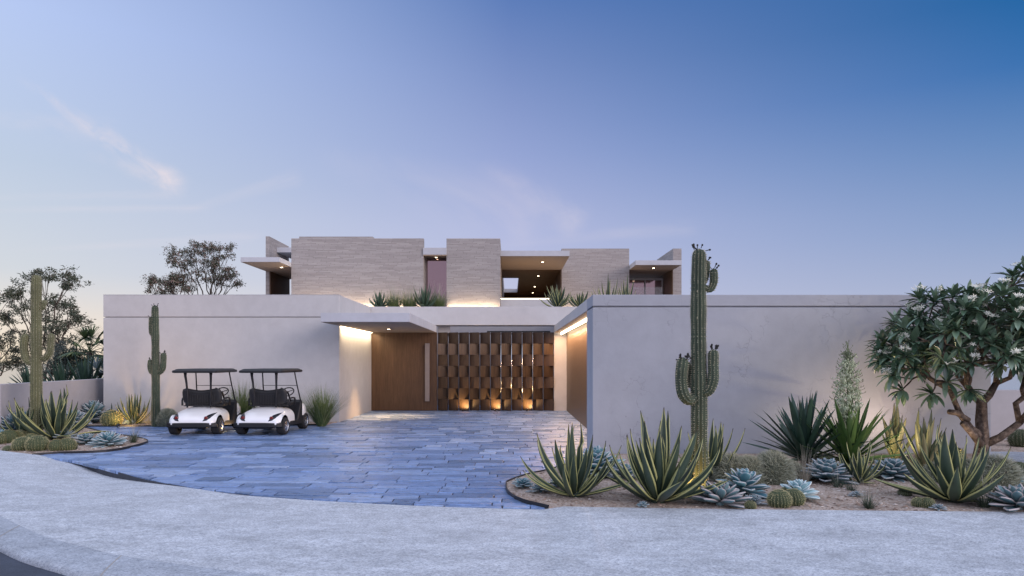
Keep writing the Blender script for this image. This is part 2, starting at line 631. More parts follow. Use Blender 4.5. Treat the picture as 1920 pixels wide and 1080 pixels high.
SUN_EL = radians(17)
SUN_AZ = radians(128)          # clockwise from +Y: behind the camera, to the right
sdir = Vector((sin(SUN_AZ) * cos(SUN_EL), cos(SUN_AZ) * cos(SUN_EL), sin(SUN_EL)))
sun = bpy.data.lights.new('sun', 'SUN')
sun.energy = SUN_E
sun.angle = radians(26)
sun.color = (1.0, 0.84, 0.78)
so = bpy.data.objects.new('sun', sun)
COL.objects.link(so)
so.location = (20, -15, 20)
so.rotation_euler = (-sdir).to_track_quat('-Z', 'Y').to_euler()

world = bpy.data.worlds.new('World')
scene.world = world
world.use_nodes = True
wt = world.node_tree
wn = wt.nodes
bg = wn['Background']
bg.inputs['Strength'].default_value = 0.1


def W(kind, **kw):
    nd = wn.new(kind)
    for k, v in kw.items():
        setattr(nd, k, v)
    return nd


def wl(a, b):
    wt.links.new(a, b)


def wmath(op, a, b=None, clamp=False):
    m = W('ShaderNodeMath', operation=op, use_clamp=clamp)
    for i, v in enumerate((a, b)):
        if v is None:
            continue
        if isinstance(v, (int, float)):
            m.inputs[i].default_value = v
        else:
            wl(v, m.inputs[i])
    return m.outputs[0]


def wmap(v, a, b, c, d, kind='LINEAR'):
    m = W('ShaderNodeMapRange', interpolation_type=kind)
    wl(v, m.inputs['Value'])
    for k, x in zip(('From Min', 'From Max', 'To Min', 'To Max'), (a, b, c, d)):
        m.inputs[k].default_value = x
    return m.outputs['Result']


def wramp(fac, stops):
    r = W('ShaderNodeValToRGB')
    el = r.color_ramp.elements
    while len(el) < len(stops):
        el.new(0.5)
    for e, (p, c) in zip(el, stops):
        e.position = p
        e.color = (*s2l(c), 1)
    wl(fac, r.inputs['Fac'])
    return r.outputs['Color']


def wmix(fac, a, b, mode='MIX'):
    m = W('ShaderNodeMix', data_type='RGBA', blend_type=mode)
    ins = [s for s in m.inputs if s.enabled]
    for s, v in zip(ins, (fac, a, b)):
        if isinstance(v, (int, float)):
            s.default_value = v
        elif isinstance(v, (tuple, list)):
            s.default_value = (*v[:3], 1)
        else:
            wl(v, s)
    return [s for s in m.outputs if s.enabled][0]


sky = W('ShaderNodeTexSky', sky_type='NISHITA')
sky.sun_disc = False
sky.sun_elevation = SUN_EL
sky.sun_rotation = SUN_AZ
sky.ozone_density = 2.5
sky.dust_density = 0.6

tc = W('ShaderNodeTexCoord')
nrm = W('ShaderNodeVectorMath', operation='NORMALIZE')
wl(tc.outputs['Generated'], nrm.inputs[0])
sep = W('ShaderNodeSeparateXYZ')
wl(nrm.outputs[0], sep.inputs[0])
dx, dy, dz = sep.outputs
el_ = wmath('MAXIMUM', dz, 0.0)
az = wmath('DIVIDE', dx, wmath('SQRT', wmath('ADD', wmath('MULTIPLY', dx, dx), wmath('ADD', wmath('MULTIPLY', dy, dy), 1e-5))))
c_left = wramp(el_, [(0.0, (248, 231, 206)), (0.045, (236, 224, 213)), (0.11, (208, 213, 222)), (0.235, (190, 205, 228)), (0.39, (184, 204, 248)), (1.0, (90, 130, 200))])
c_mid = wramp(el_, [(0.0, (214, 205, 214)), (0.08, (190, 193, 224)), (0.19, (176, 184, 224)), (0.29, (148, 164, 214)), (0.467, (92, 124, 188)), (1.0, (50, 92, 165))])
c_right = wramp(el_, [(0.0, (184, 190, 214)), (0.09, (160, 174, 210)), (0.16, (134, 158, 204)), (0.25, (98, 136, 192)), (0.33, (50, 110, 178)), (0.40, (10, 96, 164)), (1.0, (8, 60, 130))])
fL = wmap(az, -0.62, 0.0, 0.0, 1.0)
fR = wmap(az, 0.0, 0.62, 0.0, 1.0)
grad = wmix(fR, wmix(fL, c_left, c_mid), c_right)
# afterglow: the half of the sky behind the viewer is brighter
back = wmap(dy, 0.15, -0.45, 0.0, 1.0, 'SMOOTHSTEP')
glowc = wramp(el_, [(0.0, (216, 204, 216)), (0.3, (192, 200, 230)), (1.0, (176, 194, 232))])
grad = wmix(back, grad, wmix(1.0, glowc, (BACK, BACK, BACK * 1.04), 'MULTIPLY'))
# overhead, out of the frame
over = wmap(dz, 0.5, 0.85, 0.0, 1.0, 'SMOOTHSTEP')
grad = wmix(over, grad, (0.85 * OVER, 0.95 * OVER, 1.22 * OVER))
# thin pink wisps low on the left
ydiv = wmath('MAXIMUM', dy, 0.05)
su = wmath('DIVIDE', dx, ydiv)
sv = wmath('DIVIDE', dz, ydiv)


def wisp(u0, v0, u1, v1, width, amount, tex_s, tex_t, seed):
    L = sqrt((u1 - u0) ** 2 + (v1 - v0) ** 2)
    ca, sa = (u1 - u0) / L, (v1 - v0) / L
    du = wmath('SUBTRACT', su, u0)
    dv = wmath('SUBTRACT', sv, v0)
    s = wmath('ADD', wmath('MULTIPLY', du, ca), wmath('MULTIPLY', dv, sa))
    t = wmath('SUBTRACT', wmath('MULTIPLY', dv, ca), wmath('MULTIPLY', du, sa))
    cmb = W('ShaderNodeCombineXYZ')
    wl(wmath('MULTIPLY', s, tex_s), cmb.inputs[0])
    wl(wmath('MULTIPLY', t, tex_t), cmb.inputs[1])
    cmb.inputs[2].default_value = seed
    nz = W('ShaderNodeTexNoise')
    nz.inputs['Scale'].default_value = 1.0
    nz.inputs['Detail'].default_value = 7
    nz.inputs['Roughness'].default_value = 0.62
    nz.inputs['Distortion'].default_value = 0.5
    wl(cmb.outputs[0], nz.inputs['Vector'])
    along = wmath('MULTIPLY', wmap(s, -0.02, L * 0.75, 0.4, 1.0, 'SMOOTHSTEP'), wmap(s, L * 0.93, L * 1.08, 1.0, 0.0, 'SMOOTHSTEP'))
    wd = wmap(s, 0, L, width * 0.45, width)
    across = wmap(wmath('DIVIDE', wmath('ABSOLUTE', t), wd), 0.0, 1.0, 1.0, 0.0, 'SMOOTHSTEP')
    start = wmap(s, -0.06, 0.02, 0.0, 1.0, 'SMOOTHSTEP')
    f = wmath('MULTIPLY', wmath('MULTIPLY', along, across), wmap(nz.outputs['Fac'], 0.36, 0.7, 0.0, 1.0))
    return wmath('MULTIPLY', wmath('MULTIPLY', f, start), amount)


def UV(px, py):
    return ((px - 957) / F, (677 - py) / F)


front = wmap(dy, 0.1, 0.3, 0.0, 1.0)
for (a, b, wdt, amt, ts, tt, sd) in (
        ((85, 180), (335, 352), 0.028, 0.85, 16, 34, 1.3),
        ((200, 300), (330, 345), 0.03, 0.5, 14, 20, 7.7),
        ((-60, 215), (215, 250), 0.035, 0.3, 8, 20, 4.1),
        ((-100, 372), (330, 366), 0.014, 0.22, 4, 60, 9.9),
        ((-100, 395), (380, 388), 0.012, 0.24, 4, 60, 2.4),
        ((380, 385), (560, 330), 0.02, 0.25, 5, 30, 3.4),
        ((900, 300), (1090, 425), 0.045, 0.26, 9, 20, 12.0),
        ((640, 300), (1000, 420), 0.08, 0.22, 5, 9, 15.0),
        ((980, 455), (1300, 425), 0.02, 0.18, 5, 30, 18.0),
        ((40, 470), (480, 445), 0.014, 0.25, 4, 50, 21.0)):
    u0, v0 = UV(*a)
    u1, v1 = UV(*b)
    f = wmath('MULTIPLY', wisp(u0, v0, u1, v1, wdt, amt, ts, tt, sd), front, clamp=True)
    grad = wmix(f, grad, s2l((232, 222, 230)))
gs = W('ShaderNodeVectorMath', operation='SCALE')
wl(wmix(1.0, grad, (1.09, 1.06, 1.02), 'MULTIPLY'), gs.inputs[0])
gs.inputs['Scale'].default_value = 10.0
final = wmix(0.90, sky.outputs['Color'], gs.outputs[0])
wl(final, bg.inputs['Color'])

vs = scene.view_settings
scene.display_settings.display_device = 'sRGB'
vs.view_transform = 'Standard'
vs.look = 'None'
vs.exposure = EXPO
vs.gamma = 1.0
scene.cycles.max_bounces = 6
scene.cycles.diffuse_bounces = 3
scene.cycles.glossy_bounces = 3
scene.cycles.transmission_bounces = 4
scene.cycles.transparent_max_bounces = 6
scene.cycles.caustics_reflective = False
scene.cycles.caustics_refractive = False
scene.cycles.sample_clamp_indirect = 4.0
# ---------------------------------------------------------------- ground, road, pavement, drive, beds
def catmull(pts, n):
    P = [Vector((*p, 0)) for p in pts]
    P = [P[0] * 2 - P[1]] + P + [P[-1] * 2 - P[-2]]
    out = []
    for i in range(1, len(P) - 2):
        for k in range(n):
            t = k / n
            a, b, c, d = P[i - 1], P[i], P[i + 1], P[i + 2]
            out.append(0.5 * ((2 * b) + (c - a) * t + (2 * a - 5 * b + 4 * c - d) * t * t + (3 * b - a - 3 * c + d) * t ** 3))
    out.append(P[-2])
    return [(p.x, p.y) for p in out]


def resample(pts, n):
    L = [0.0]
    for a, b in zip(pts, pts[1:]):
        L.append(L[-1] + sqrt((a[0] - b[0]) ** 2 + (a[1] - b[1]) ** 2))
    out = []
    j = 0
    for i in range(n):
        s = L[-1] * i / (n - 1)
        while j < len(L) - 2 and L[j + 1] < s:
            j += 1
        t = (s - L[j]) / max(1e-9, L[j + 1] - L[j])
        out.append((lerp(pts[j][0], pts[j + 1][0], t), lerp(pts[j][1], pts[j + 1][1], t)))
    return out


inner_raw = catmull([(-18, 21), (-14, 17.3), (-11.26, 15.06), (-8.94, 13.85), (-7.5, 12.7), (-6.07, 11.48), (-4.9, 10.75), (-3.77, 10.15),
                     (-1.16, 9.47), (1.74, 9.14), (6.69, 8.89), (12, 8.75), (26, 8.6)], 10)
outer_raw = catmull([(-16, 17.5), (-11, 12.6), (-8.3, 9.9), (-5.7, 7.63), (-4.47, 6.82), (-3.77, 6.45), (-1.6, 5.7), (1, 5.25), (4, 5.0), (8, 4.9), (14, 4.85), (26, 4.7)], 10)


def yd(x):
    """front edge of the drive at x"""
    p = inner_raw
    if x <= p[0][0]:
        return p[0][1]
    for a, b in zip(p, p[1:]):
        if a[0] <= x <= b[0]:
            return lerp(a[1], b[1], (x - a[0]) / max(1e-9, b[0] - a[0]))
    return p[-1][1]


def edge_z(x):
    d = exp(-((x + 7.6) / 1.35) ** 2)
    return -0.012 - 0.13 * d + 0.048 * smooth((x - 0.42) / 0.25) + 0.048 * smooth((-9.35 - x) / 0.5)


N = 160
inn = resample(inner_raw, N)
out = resample(outer_raw, N)
# pavement sheet
mb = MB()
ROWS = 24
KERB_W = 0.62
for i in range(N):
    a, b = inn[i], out[i]
    L = sqrt((a[0] - b[0]) ** 2 + (a[1] - b[1]) ** 2)
    te = 1 - KERB_W / L
    for r in range(ROWS + 1):
        t = te * r / ROWS
        x, y = lerp(a[0], b[0], t), lerp(a[1], b[1], t)
        z = lerp(edge_z(a[0]), -0.03, smooth(t * 1.6)) if t < 0.625 else -0.03
        mb.v.append((x, y, z))
for i in range(N - 1):
    for r in range(ROWS):
        k = i * (ROWS + 1) + r
        mb.quad([k, k + 1, k + ROWS + 2, k + ROWS + 1])
tag(mb.build('pavement', M['pavement'], smooth=True), kind='structure')
# kerb: a rounded nose, with a joint every few metres
mb = MB()
prof = [(0.0, -0.0305), (0.18, -0.034), (0.36, -0.045), (0.50, -0.058), (0.57, -0.072), (0.605, -0.095), (0.62, -0.13), (0.622, -0.30)]
arc = 0.0
prev = None
joint_next = 0.95
fine = resample(list(zip(inn, out)) and out, 700)
fine_in = resample(inn, 700)
cols = []
for i in range(700):
    a, b = fine_in[i], fine[i]
    d = Vector((b[0] - a[0], b[1] - a[1]))
    d.normalize()
    if prev:
        arc += sqrt((b[0] - prev[0]) ** 2 + (b[1] - prev[1]) ** 2)
    prev = b
    cols.append((arc, b, d))
total = cols[-1][0]
# the joint the photo shows lies near (-3.5, 7.0)
ref = min(cols, key=lambda c: (c[1][0] + 3.95) ** 2 + (c[1][1] - 6.55) ** 2)[0]
for (s, b, d) in cols:
    ring = []
    for (u, z) in prof:
        ring.append(len(mb.v))
        mb.v.append((b[0] + d.x * (u - KERB_W), b[1] + d.y * (u - KERB_W), z))
for i in range(len(cols) - 1):
    s = cols[i][0]
    ph = (s - ref) % 2.4
    if ph < (cols[i + 1][0] - cols[i][0]) * 0.999 and False:
        continue
    n = len(prof)
    for k in range(n - 1):
        mb.quad([i * n + k, i * n + k + 1, (i + 1) * n + k + 1, (i + 1) * n + k])
kerb = tag(mb.build('kerb', M['kerb'], smooth=True), kind='structure')
# mortar joints in the kerb
mb = MB()
s = ref % 2.4
while s < total:
    j = min(range(len(cols)), key=lambda q: abs(cols[q][0] - s))
    _, b, d = cols[j]
    tg = Vector((-d.y, d.x))
    pts = []
    for (u, z) in prof[:-1]:
        pts.append((b[0] + d.x * (u - KERB_W), b[1] + d.y * (u - KERB_W), z + 0.003))
    for p, q in zip(pts, pts[1:]):
        k = len(mb.v)
        for pp, sg in ((p, -1), (q, -1), (q, 1), (p, 1)):
            mb.v.append((pp[0] + tg.x * 0.006 * sg, pp[1] + tg.y * 0.006 * sg, pp[2]))
        mb.quad([k, k + 1, k + 2, k + 3])
    s += 2.4
tag(mb.build('kerb_joints', plain('pale joint mortar', (0.36, 0.33, 0.30), 0.9)), kind='structure')

# road
mb = MB()
for (x, y) in resample(outer_raw, 80):
    mb.v.append((x, y + 0.3, -0.135))
    mb.v.append((x * 1.0 - 10, -40, -0.135))
for i in range(79):
    mb.quad([2 * i, 2 * i + 1, 2 * i + 3, 2 * i + 2])
tag(mb.build('road', M['asphalt']), kind='structure')

# terrain: flat round the plot, falling away behind it towards the sea
mb = MB()
xs = [-3000, -900, -300, -120, -60, -40, -30, -24, -18, -12, -6, 0, 6, 12, 18, 24, 30, 40, 60, 120, 300, 900, 3000]
ys = [-300, -80, -40, -20, 0, 10, 20, 26, 30, 36, 44, 55, 80, 130, 250, 600, 1500]
for y in ys:
    for x in xs:
        far = max(0.0, (y - 44) / 200, (-x - 30) / 120 if y > 20 else 0)
        z = -0.42 - 34 * smooth(far) + (random.Random(x * 31 + y).uniform(-1, 1) * min(2.0, max(0, (y - 44) * 0.02)))
        mb.v.append((x, y, z))
nx = len(xs)
for j in range(len(ys) - 1):
    for i in range(nx - 1):
        mb.quad([j * nx + i, j * nx + i + 1, (j + 1) * nx + i + 1, (j + 1) * nx + i])
tag(mb.build('ground', M['earth'], smooth=True), kind='structure')
mb = MB()
mb.v += [(-7000, 60, -26), (7000, 60, -26), (7000, 7000, -26), (-7000, 7000, -26)]
mb.quad([0, 1, 2, 3])
tag(mb.build('sea', M['sea']), kind='structure')

# drive: dark bedding slab with its front lip, then pavers
mb = MB()
xsamp = [-13.2 + 0.25 * i for i in range(66)]
for x in xsamp:
    mb.v += [(x, yd(x) - 0.0, -0.35), (x, yd(x) - 0.0, -0.016), (x, 31.2, -0.016)]
for i in range(len(xsamp) - 1):
    a = 3 * i
    mb.quad([a, a + 3, a + 4, a + 1])
    mb.quad([a + 1, a + 4, a + 5, a + 2])
tag(mb.build('driveway_bedding', M['mortar']), kind='structure')

rnd = random.Random(11)


def clip_line(poly, p, q):
    """keep what lies to the left of p->q"""
    res = []
    n = len(poly)

    def side(c):
        return (q[0] - p[0]) * (c[1] - p[1]) - (q[1] - p[1]) * (c[0] - p[0])
    for i in range(n):
        a, b = poly[i], poly[(i + 1) % n]
        sa, sb = side(a), side(b)
        if sa >= 0:
            res.append(a)
        if (sa >= 0) != (sb >= 0):
            t = sa / (sa - sb)
            res.append((lerp(a[0], b[0], t), lerp(a[1], b[1], t)))
    return res


mb = MB()
y = 8.6
row = 0
wav = lambda x, k: 0.035 * sin(x * 0.9 + k * 1.7) + 0.02 * sin(x * 2.3 + k * 0.6)
while y < 30.8:
    h = rnd.choice((0.20, 0.25, 0.31, 0.38))
    x = -13.1 + rnd.uniform(-0.9, 0)
    while x < 3.0:
        w = rnd.choice((0.38, 0.55, 0.8, 1.1))
        g = 0.0085
        sk = rnd.uniform(-0.015, 0.015)
        poly = [(x + g, y + g), (x + w - g, y + g), (x + w - g + sk, y + h - g), (x + g + sk * .4, y + h - g)]
        ed = clip_line(poly, (x - 0.3, yd(x - 0.3)), (x + w + 0.3, yd(x + w + 0.3)))
        x += w
        if len(ed) < 3:
            continue
        if y < 20 and min(p[1] - yd(p[0]) for p in ed) < -0.2:
            pass
        cx = sum(p[0] for p in ed) / len(ed)
        cy = sum(p[1] for p in ed) / len(ed)
        tz = rnd.uniform(-0.009, 0.009)
        ta, tb = rnd.uniform(-0.012, 0.012), rnd.uniform(-0.016, 0.016)
        n = len(ed)
        b0 = len(mb.v)

        def zz(p):
            return tz + ta * (p[0] - cx) * .5 + tb * (p[1] - cy)
        bev = 0.009
        top = []
        for p in ed:
            dx_, dy_ = cx - p[0], cy - p[1]
            L = max(1e-6, sqrt(dx_ * dx_ + dy_ * dy_))
            k = min(0.35, bev / L)
            top.append((p[0] + dx_ * k, p[1] + dy_ * k))
        mb.v += [(p[0], p[1], -0.05) for p in ed]
        mb.v += [(p[0], p[1], zz(p) - 0.004) for p in ed]
        mb.v += [(p[0], p[1], zz(p)) for p in top]
        for i in range(n):
            j = (i + 1) % n
            mb.quad([b0 + i, b0 + j, b0 + n + j, b0 + n + i])
            mb.quad([b0 + n + i, b0 + n + j, b0 + 2 * n + j, b0 + 2 * n + i])
        mb.quad([b0 + 2 * n + i for i in range(n)])
    y += h
    row += 1
tag(mb.build('driveway', M['paver']), kind='structure')

# planting beds
BED_Z = 0.028


def bed(name, poly, z=BED_Z):
    m = MB()
    tess = geometry.tessellate_polygon([[Vector((p[0], p[1], 0)) for p in poly]])
    m.v = [(p[0], p[1], z) for p in poly]
    for t in tess:
        a, b, c = [Vector(m.v[i]) for i in t]
        if (b - a).cross(c - a).z < 0:
            t = (t[0], t[2], t[1])
        m.quad(list(t))
    n = len(poly)
    m.v += [(p[0], p[1], -0.3) for p in poly]
    area = sum(poly[i][0] * poly[(i + 1) % n][1] - poly[(i + 1) % n][0] * poly[i][1] for i in range(n))
    for i in range(n):
        j = (i + 1) % n
        q = [i, n + i, n + j, j]
        m.quad(q if area > 0 else list(reversed(q)))
    return tag(m.build(name, M['gravel']), kind='structure')


def inside(p, poly):
    c = False
    n = len(poly)
    for i in range(n):
        a, b = poly[i], poly[i - 1]
        if (a[1] > p[1]) != (b[1] > p[1]) and p[0] < (b[0] - a[0]) * (p[1] - a[1]) / (b[1] - a[1]) + a[0]:
            c = not c
    return c


def front_run(x0, x1, n, off=0.004):
    return [(lerp(x0, x1, i / n), yd(lerp(x0, x1, i / n)) + off) for i in range(n + 1)]


right_curve = catmull([(0.52, yd(0.52) + 0.004), (0.15, 9.73), (-0.03, 10.3), (-0.07, 10.9), (-0.02, 11.25), (0.31, 11.9), (0.70, 12.4), (1.2, 13.3), (1.74, 14.55)], 6)
right_poly = list(reversed(right_curve)) + front_run(0.52, 24, 60)[1:] + [(24, 13.2), (9.9, 13.2), (9.9, 14.55)]
bed('gravel_bed', right_poly)
back_poly = [(-13.3, 20.75), (-9.6, 20.9), (-5.8, 21.3), (-5.64, 22.25), (-13.3, 22.25)]
bed('gravel_bed', back_poly)
lc = [G(60, 855), G(110, 851), G(165, 849.5), G(210, 846), G(245, 839.5), G(270, 833), G(277, 829), G(268, 824.5), G(240, 819.5), G(205, 814), G(170, 806), G(150, 801)]
left_curve = catmull(lc, 4)
left_poly = [p for p in left_curve] + [(-13.3, 21.2), (-13.6, 22), (-14.2, 23.5), (-24, 24), (-18, 21.05)] + front_run(-17.8, left_curve[0][0] - .05, 30, 0.004)
bed('gravel_bed', left_poly)


def edging(name, curve, h=0.05):
    m = MB()
    n = len(curve)
    for i, p in enumerate(curve):
        a = curve[max(0, i - 1)]
        b = curve[min(n - 1, i + 1)]
        d = Vector((b[0] - a[0], b[1] - a[1])).normalized()
        nx_, ny_ = -d.y * 0.008, d.x * 0.008
        m.v += [(p[0] - nx_, p[1] - ny_, -0.04), (p[0] - nx_, p[1] - ny_, h), (p[0] + nx_, p[1] + ny_, h), (p[0] + nx_, p[1] + ny_, -0.04)]
    for i in range(n - 1):
        for k in range(4):
            k2 = (k + 1) % 4
            m.quad([4 * i + k, 4 * i + k2, 4 * i + 4 + k2, 4 * i + 4 + k])
    return tag(m.build(name, M['steel_dark']), kind='structure')


edging('bed_edging', right_curve)
edging('bed_edging', left_curve)
edging('bed_edging', [(-13.2, 20.74), (-9.6, 20.89), (-5.8, 21.29)], 0.045)


def pebbles(name, poly, n, seed, bounds):
    r = random.Random(seed)
    m = MB()
    k = 0
    while k < n:
        x = r.uniform(bounds[0], bounds[1])
        y = r.uniform(bounds[2], bounds[3])
        if not inside((x, y), poly):
            continue
        k += 1
        s = 0.006 + 0.03 * r.random() ** 4
        z = BED_Z
        b = len(m.v)
        a0 = r.uniform(0, 6.28)
        e = r.uniform(0.6, 1.5)
        for q in range(5):
            a = a0 + q * 2 * pi / 5 + r.uniform(-.3, .3)
            m.v.append((x + cos(a) * s * e, y + sin(a) * s / e, z + s * r.uniform(0, 0.3)))
        m.v.append((x + r.uniform(-.3, .3) * s, y + r.uniform(-.3, .3) * s, z + s * r.uniform(0.5, 0.9)))
        for q in range(5):
            m.quad([b + q, b + (q + 1) % 5, b + 5])
    return tag(m.build(name, M['stone']), kind='stuff')


tag(pebbles('gravel', right_poly, 9000, 3, (-0.1, 11, 8.7, 14)), 'loose pinkish gravel and pebbles in the right bed', 'gravel')
tag(pebbles('gravel', left_poly, 2500, 4, (-14, -8, 12, 20)), 'loose gravel in the left planting bed', 'gravel')

# stone path and far gravel beyond the end of the right wall
mb = MB()
r2 = random.Random(5)
y = 13.3
while y < 15.0:
    x = 9.95 + r2.uniform(-.2, 0)
    while x < 22:
        w = r2.uniform(1.2, 2.4)
        mb.box(max(9.95, x) + .008, x + w - .008, y + .008, y + 0.27 - .008, -0.05, r2.uniform(0.0, 0.012))
        x += w
    y += 0.27
tag(mb.build('path', M['kerb']), kind='structure')
bed('gravel_bed', [(9.92, 15.02), (24, 15.02), (24, 17.2), (9.92, 17.2)], 0.012)
# ---------------------------------------------------------------- the villa
villa = tag(empty('villa', (-2.5, 27.5, 0)), 'low modern villa with white stucco front, wooden entrance and long thin brick upper floor', 'house')
VO = Vector((2.5, -27.5, 0))


def vpart(name, mb, mats, parent=None, bevel=0.0, smooth=False):
    """a part of the villa; geometry is given in world coordinates"""
    off = VO
    mb.v = [(p[0] + off.x, p[1] + off.y, p[2] + off.z) for p in mb.v]
    return mb.build(name, mats, parent or villa, smooth, bevel)


def vl(p):
    return (p[0] + VO.x, p[1] + VO.y, p[2] + VO.z)


WARM = (1.0, 0.64, 0.32)
# left wing front with its shadow groove
m = MB()
m.box(-13.3, -5.59, 22.3, 36, -0.4, 3.413)
m.box(-13.27, -5.62, 22.345, 35.9, 3.413, 3.447)
m.box(-13.3, -5.59, 22.3, 36, 3.447, 4.16)
vpart('front_wall', m, M['stucco'], bevel=0.012)
# metal cap line along the parapet
m = MB()
m.box(-13.303, -5.587, 22.297, 22.6, 4.162, 4.172)
vpart('parapet_cap', m, M['slab'])
# fascia / planter beam over the gate
m = MB()
m.box(-5.588, 4.6, 27.35, 28.4, 3.44, 4.18)
vpart('fascia_beam', m, M['stucco'], bevel=0.012)
# lower storey mass behind the court, roof deck on top
m = MB()
m.box(-5.58, 9.2, 31.3, 53, -0.3, 4.1)
vpart('court_wall', m, M['stucco_grey'])
m = MB()
m.box(-2.93, -2.47, 27.75, 27.95, 3.0, 3.42)
vpart('beam_end', m, M['stucco'])
m = MB()
m.box(-0.95, 1.62, 27.72, 27.80, 3.165, 3.225)
vpart('gate_track', m, M['steel_dark'])

# entrance canopy
m = MB()
m.box(-5.586, -2.965, 20.1, 27.345, 3.155, 3.42)
can = vpart('canopy', m, M['slab'], bevel=0.006)
m = MB()
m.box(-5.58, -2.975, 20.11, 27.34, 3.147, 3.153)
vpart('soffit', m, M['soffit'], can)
m = MB()
m.box(-5.575, -5.54, 22.35, 27.40, 3.125, 3.1455)
vpart('light_strip', m, M['led'], can)
lamp('canopy wash', 'AREA', vl((-5.42, 24.9, 3.11)), 60, (1.0, 0.76, 0.48), can, shape='RECTANGLE', size=4.8, size_y=0.06, aim=vl((-5.62, 24.9, 2.2)), along=(0, 1, 0))


def downlight(x, y, z, parent, r=0.055, power=0, spot=70, name='downlight', blend=0.6):
    mm = MB()
    mm.tube([(x, y, z - 0.004), (x, y, z + 0.003)], r * 1.25, 20)
    d = vpart(name, mm, M['bronze'], parent)
    mm = MB()
    mm.tube([(x, y, z - 0.0075), (x, y, z - 0.0045)], r, 20)
    vpart('lens', mm, M['lens'], d)
    if power:
        lamp('downlight beam', 'SPOT', vl((x, y, z - 0.03)), power, (1.0, 0.54, 0.22), d, spot_size=radians(spot), spot_blend=blend, shadow_soft_size=0.05, aim=vl((x, y, 0)))
    return d


downlight(-4.37, 24.5, 3.147, can, power=1500, spot=66, blend=1.0)

# entrance door and pull bar
m = MB()
m.box(-5.585, -2.95, 27.44, 27.52, 0.01, 3.15)
door = vpart('entrance_door', m, M['wood'])
m = MB()
m.box(-3.42, -3.24, 27.33, 27.36, 0.39, 2.71)
hd = vpart('handle', m, M['bronze'], door, bevel=0.004)
m = MB()
for z in (0.62, 2.48):
    m.box(-3.36, -3.30, 27.36, 27.44, z - 0.03, z + 0.03)
vpart('handle_bracket', m, M['steel_dark'], hd) if False else None

# checkerboard gate of wedge blocks
gate = vpart('gate', MB().box(-2.94, 1.75, 27.60, 27.63, 3.08, 3.12), M['steel_dark'])
rg = random.Random(3)
pitch = 4.69 / 11
for c in range(11):
    m = MB()
    x0 = -2.938 + c * pitch + 0.016
    x1 = x0 + pitch - 0.032
    for r in range(7):
        z1 = 3.155 - r * 0.4493 - 0.0015
        z0 = z1 - 0.4493 + 0.003
        j = rg.uniform(-0.015, 0.015)
        if r % 2 == 0:
            dl, dr = 0.20 + j, 0.03
        else:
            dl, dr = 0.03, 0.20 + j
        yb = 27.66
        m.hexa([(x0, 27.36 + dl, z0), (x1, 27.36 + dr, z0), (x1, yb, z0), (x0, yb, z0),
                (x0, 27.36 + dl, z1), (x1, 27.36 + dr, z1), (x1, yb, z1), (x0, yb, z1)])
    vpart('slat_column', m, M['wood_block'], gate, bevel=0.002)
for c in (6, 7, 8, 9):
    x = -2.938 + c * pitch
    m = MB()
    m.tube([(x, 27.40, 0.72), (x, 27.40, 2.66)], 0.014, 10)
    vpart('pull_bar', m, M['mirror_rod'], gate, smooth=True)

# ------------------------------------------------ upper floor
m = MB()
m.box(-10.11, -4.01, 31.5, 39, 4.1, 6.9)
m.box(-10.11, -4.01, 31.5, 31.8, 6.9, 7.66)
b1 = vpart('brick_block', m, M['brick'])
m = MB()
m.box(-2.95, -0.468, 31.5, 53, 4.1, 7.66)
b2 = vpart('brick_block', m, M['brick'], bevel=0.01)
m = MB()
m.box(2.753, 6.39, 36.7, 53, 4.1, 8.05)
b3 = vpart('brick_block', m, M['brick'], bevel=0.01)
m = MB()
m.box(-11.2, -7.3, 36.2, 40, 4.1, 8.60)
vpart('rear_brick_block', m, M['brick'])
m = MB()
m.box(-9.95, -8.0, 40.2, 41, 4.1, 9.1)
for (x0, x1, pr) in ((-10.1, -4.03, b1), (-2.94, -0.49, b2)):
    m = MB()
    m.box(x0 + .05, x1 - .05, 31.40, 31.46, 4.32, 4.36)
    vpart('light_strip', m, M['led'], pr)
    lamp('brick wash', 'AREA', vl(((x0 + x1) / 2, 31.36, 4.40)), 11 * (x1 - x0), (1.0, 0.74, 0.46), pr, shape='RECTANGLE', size=(x1 - x0) * .96, size_y=0.05,
         aim=vl(((x0 + x1) / 2, 31.60, 5.6)))
lamp('brick wash', 'AREA', vl((4.4, 36.5, 4.6)), 24, (1.0, 0.74, 0.46), b3, shape='RECTANGLE', size=3.4, size_y=0.05, aim=vl((4.4, 36.8, 5.9)))
# recessed glazed slot between the blocks
m = MB()
m.box(-4.02, -2.94, 31.42, 34, 6.90, 7.22)
vpart('slot_lintel', m, M['slab'], bevel=0.006)
m = MB()
m.box(-4.02, -2.94, 31.44, 34, 6.86, 6.897)
vpart('lintel_trim', m, M['soffit'])
m = MB()
m.box(-4.008, -2.952, 32.3, 32.34, 4.1, 6.86)
win = vpart('slot_window', m, M['glass'])
m = MB()
m.box(-4.008, -3.97, 32.26, 32.299, 4.1, 6.86)
m.box(-2.99, -2.952, 32.26, 32.299, 4.1, 6.86)
vpart('frame', m, M['bronze'], win)
downlight(-3.48, 32.0, 6.86, villa, r=0.05)

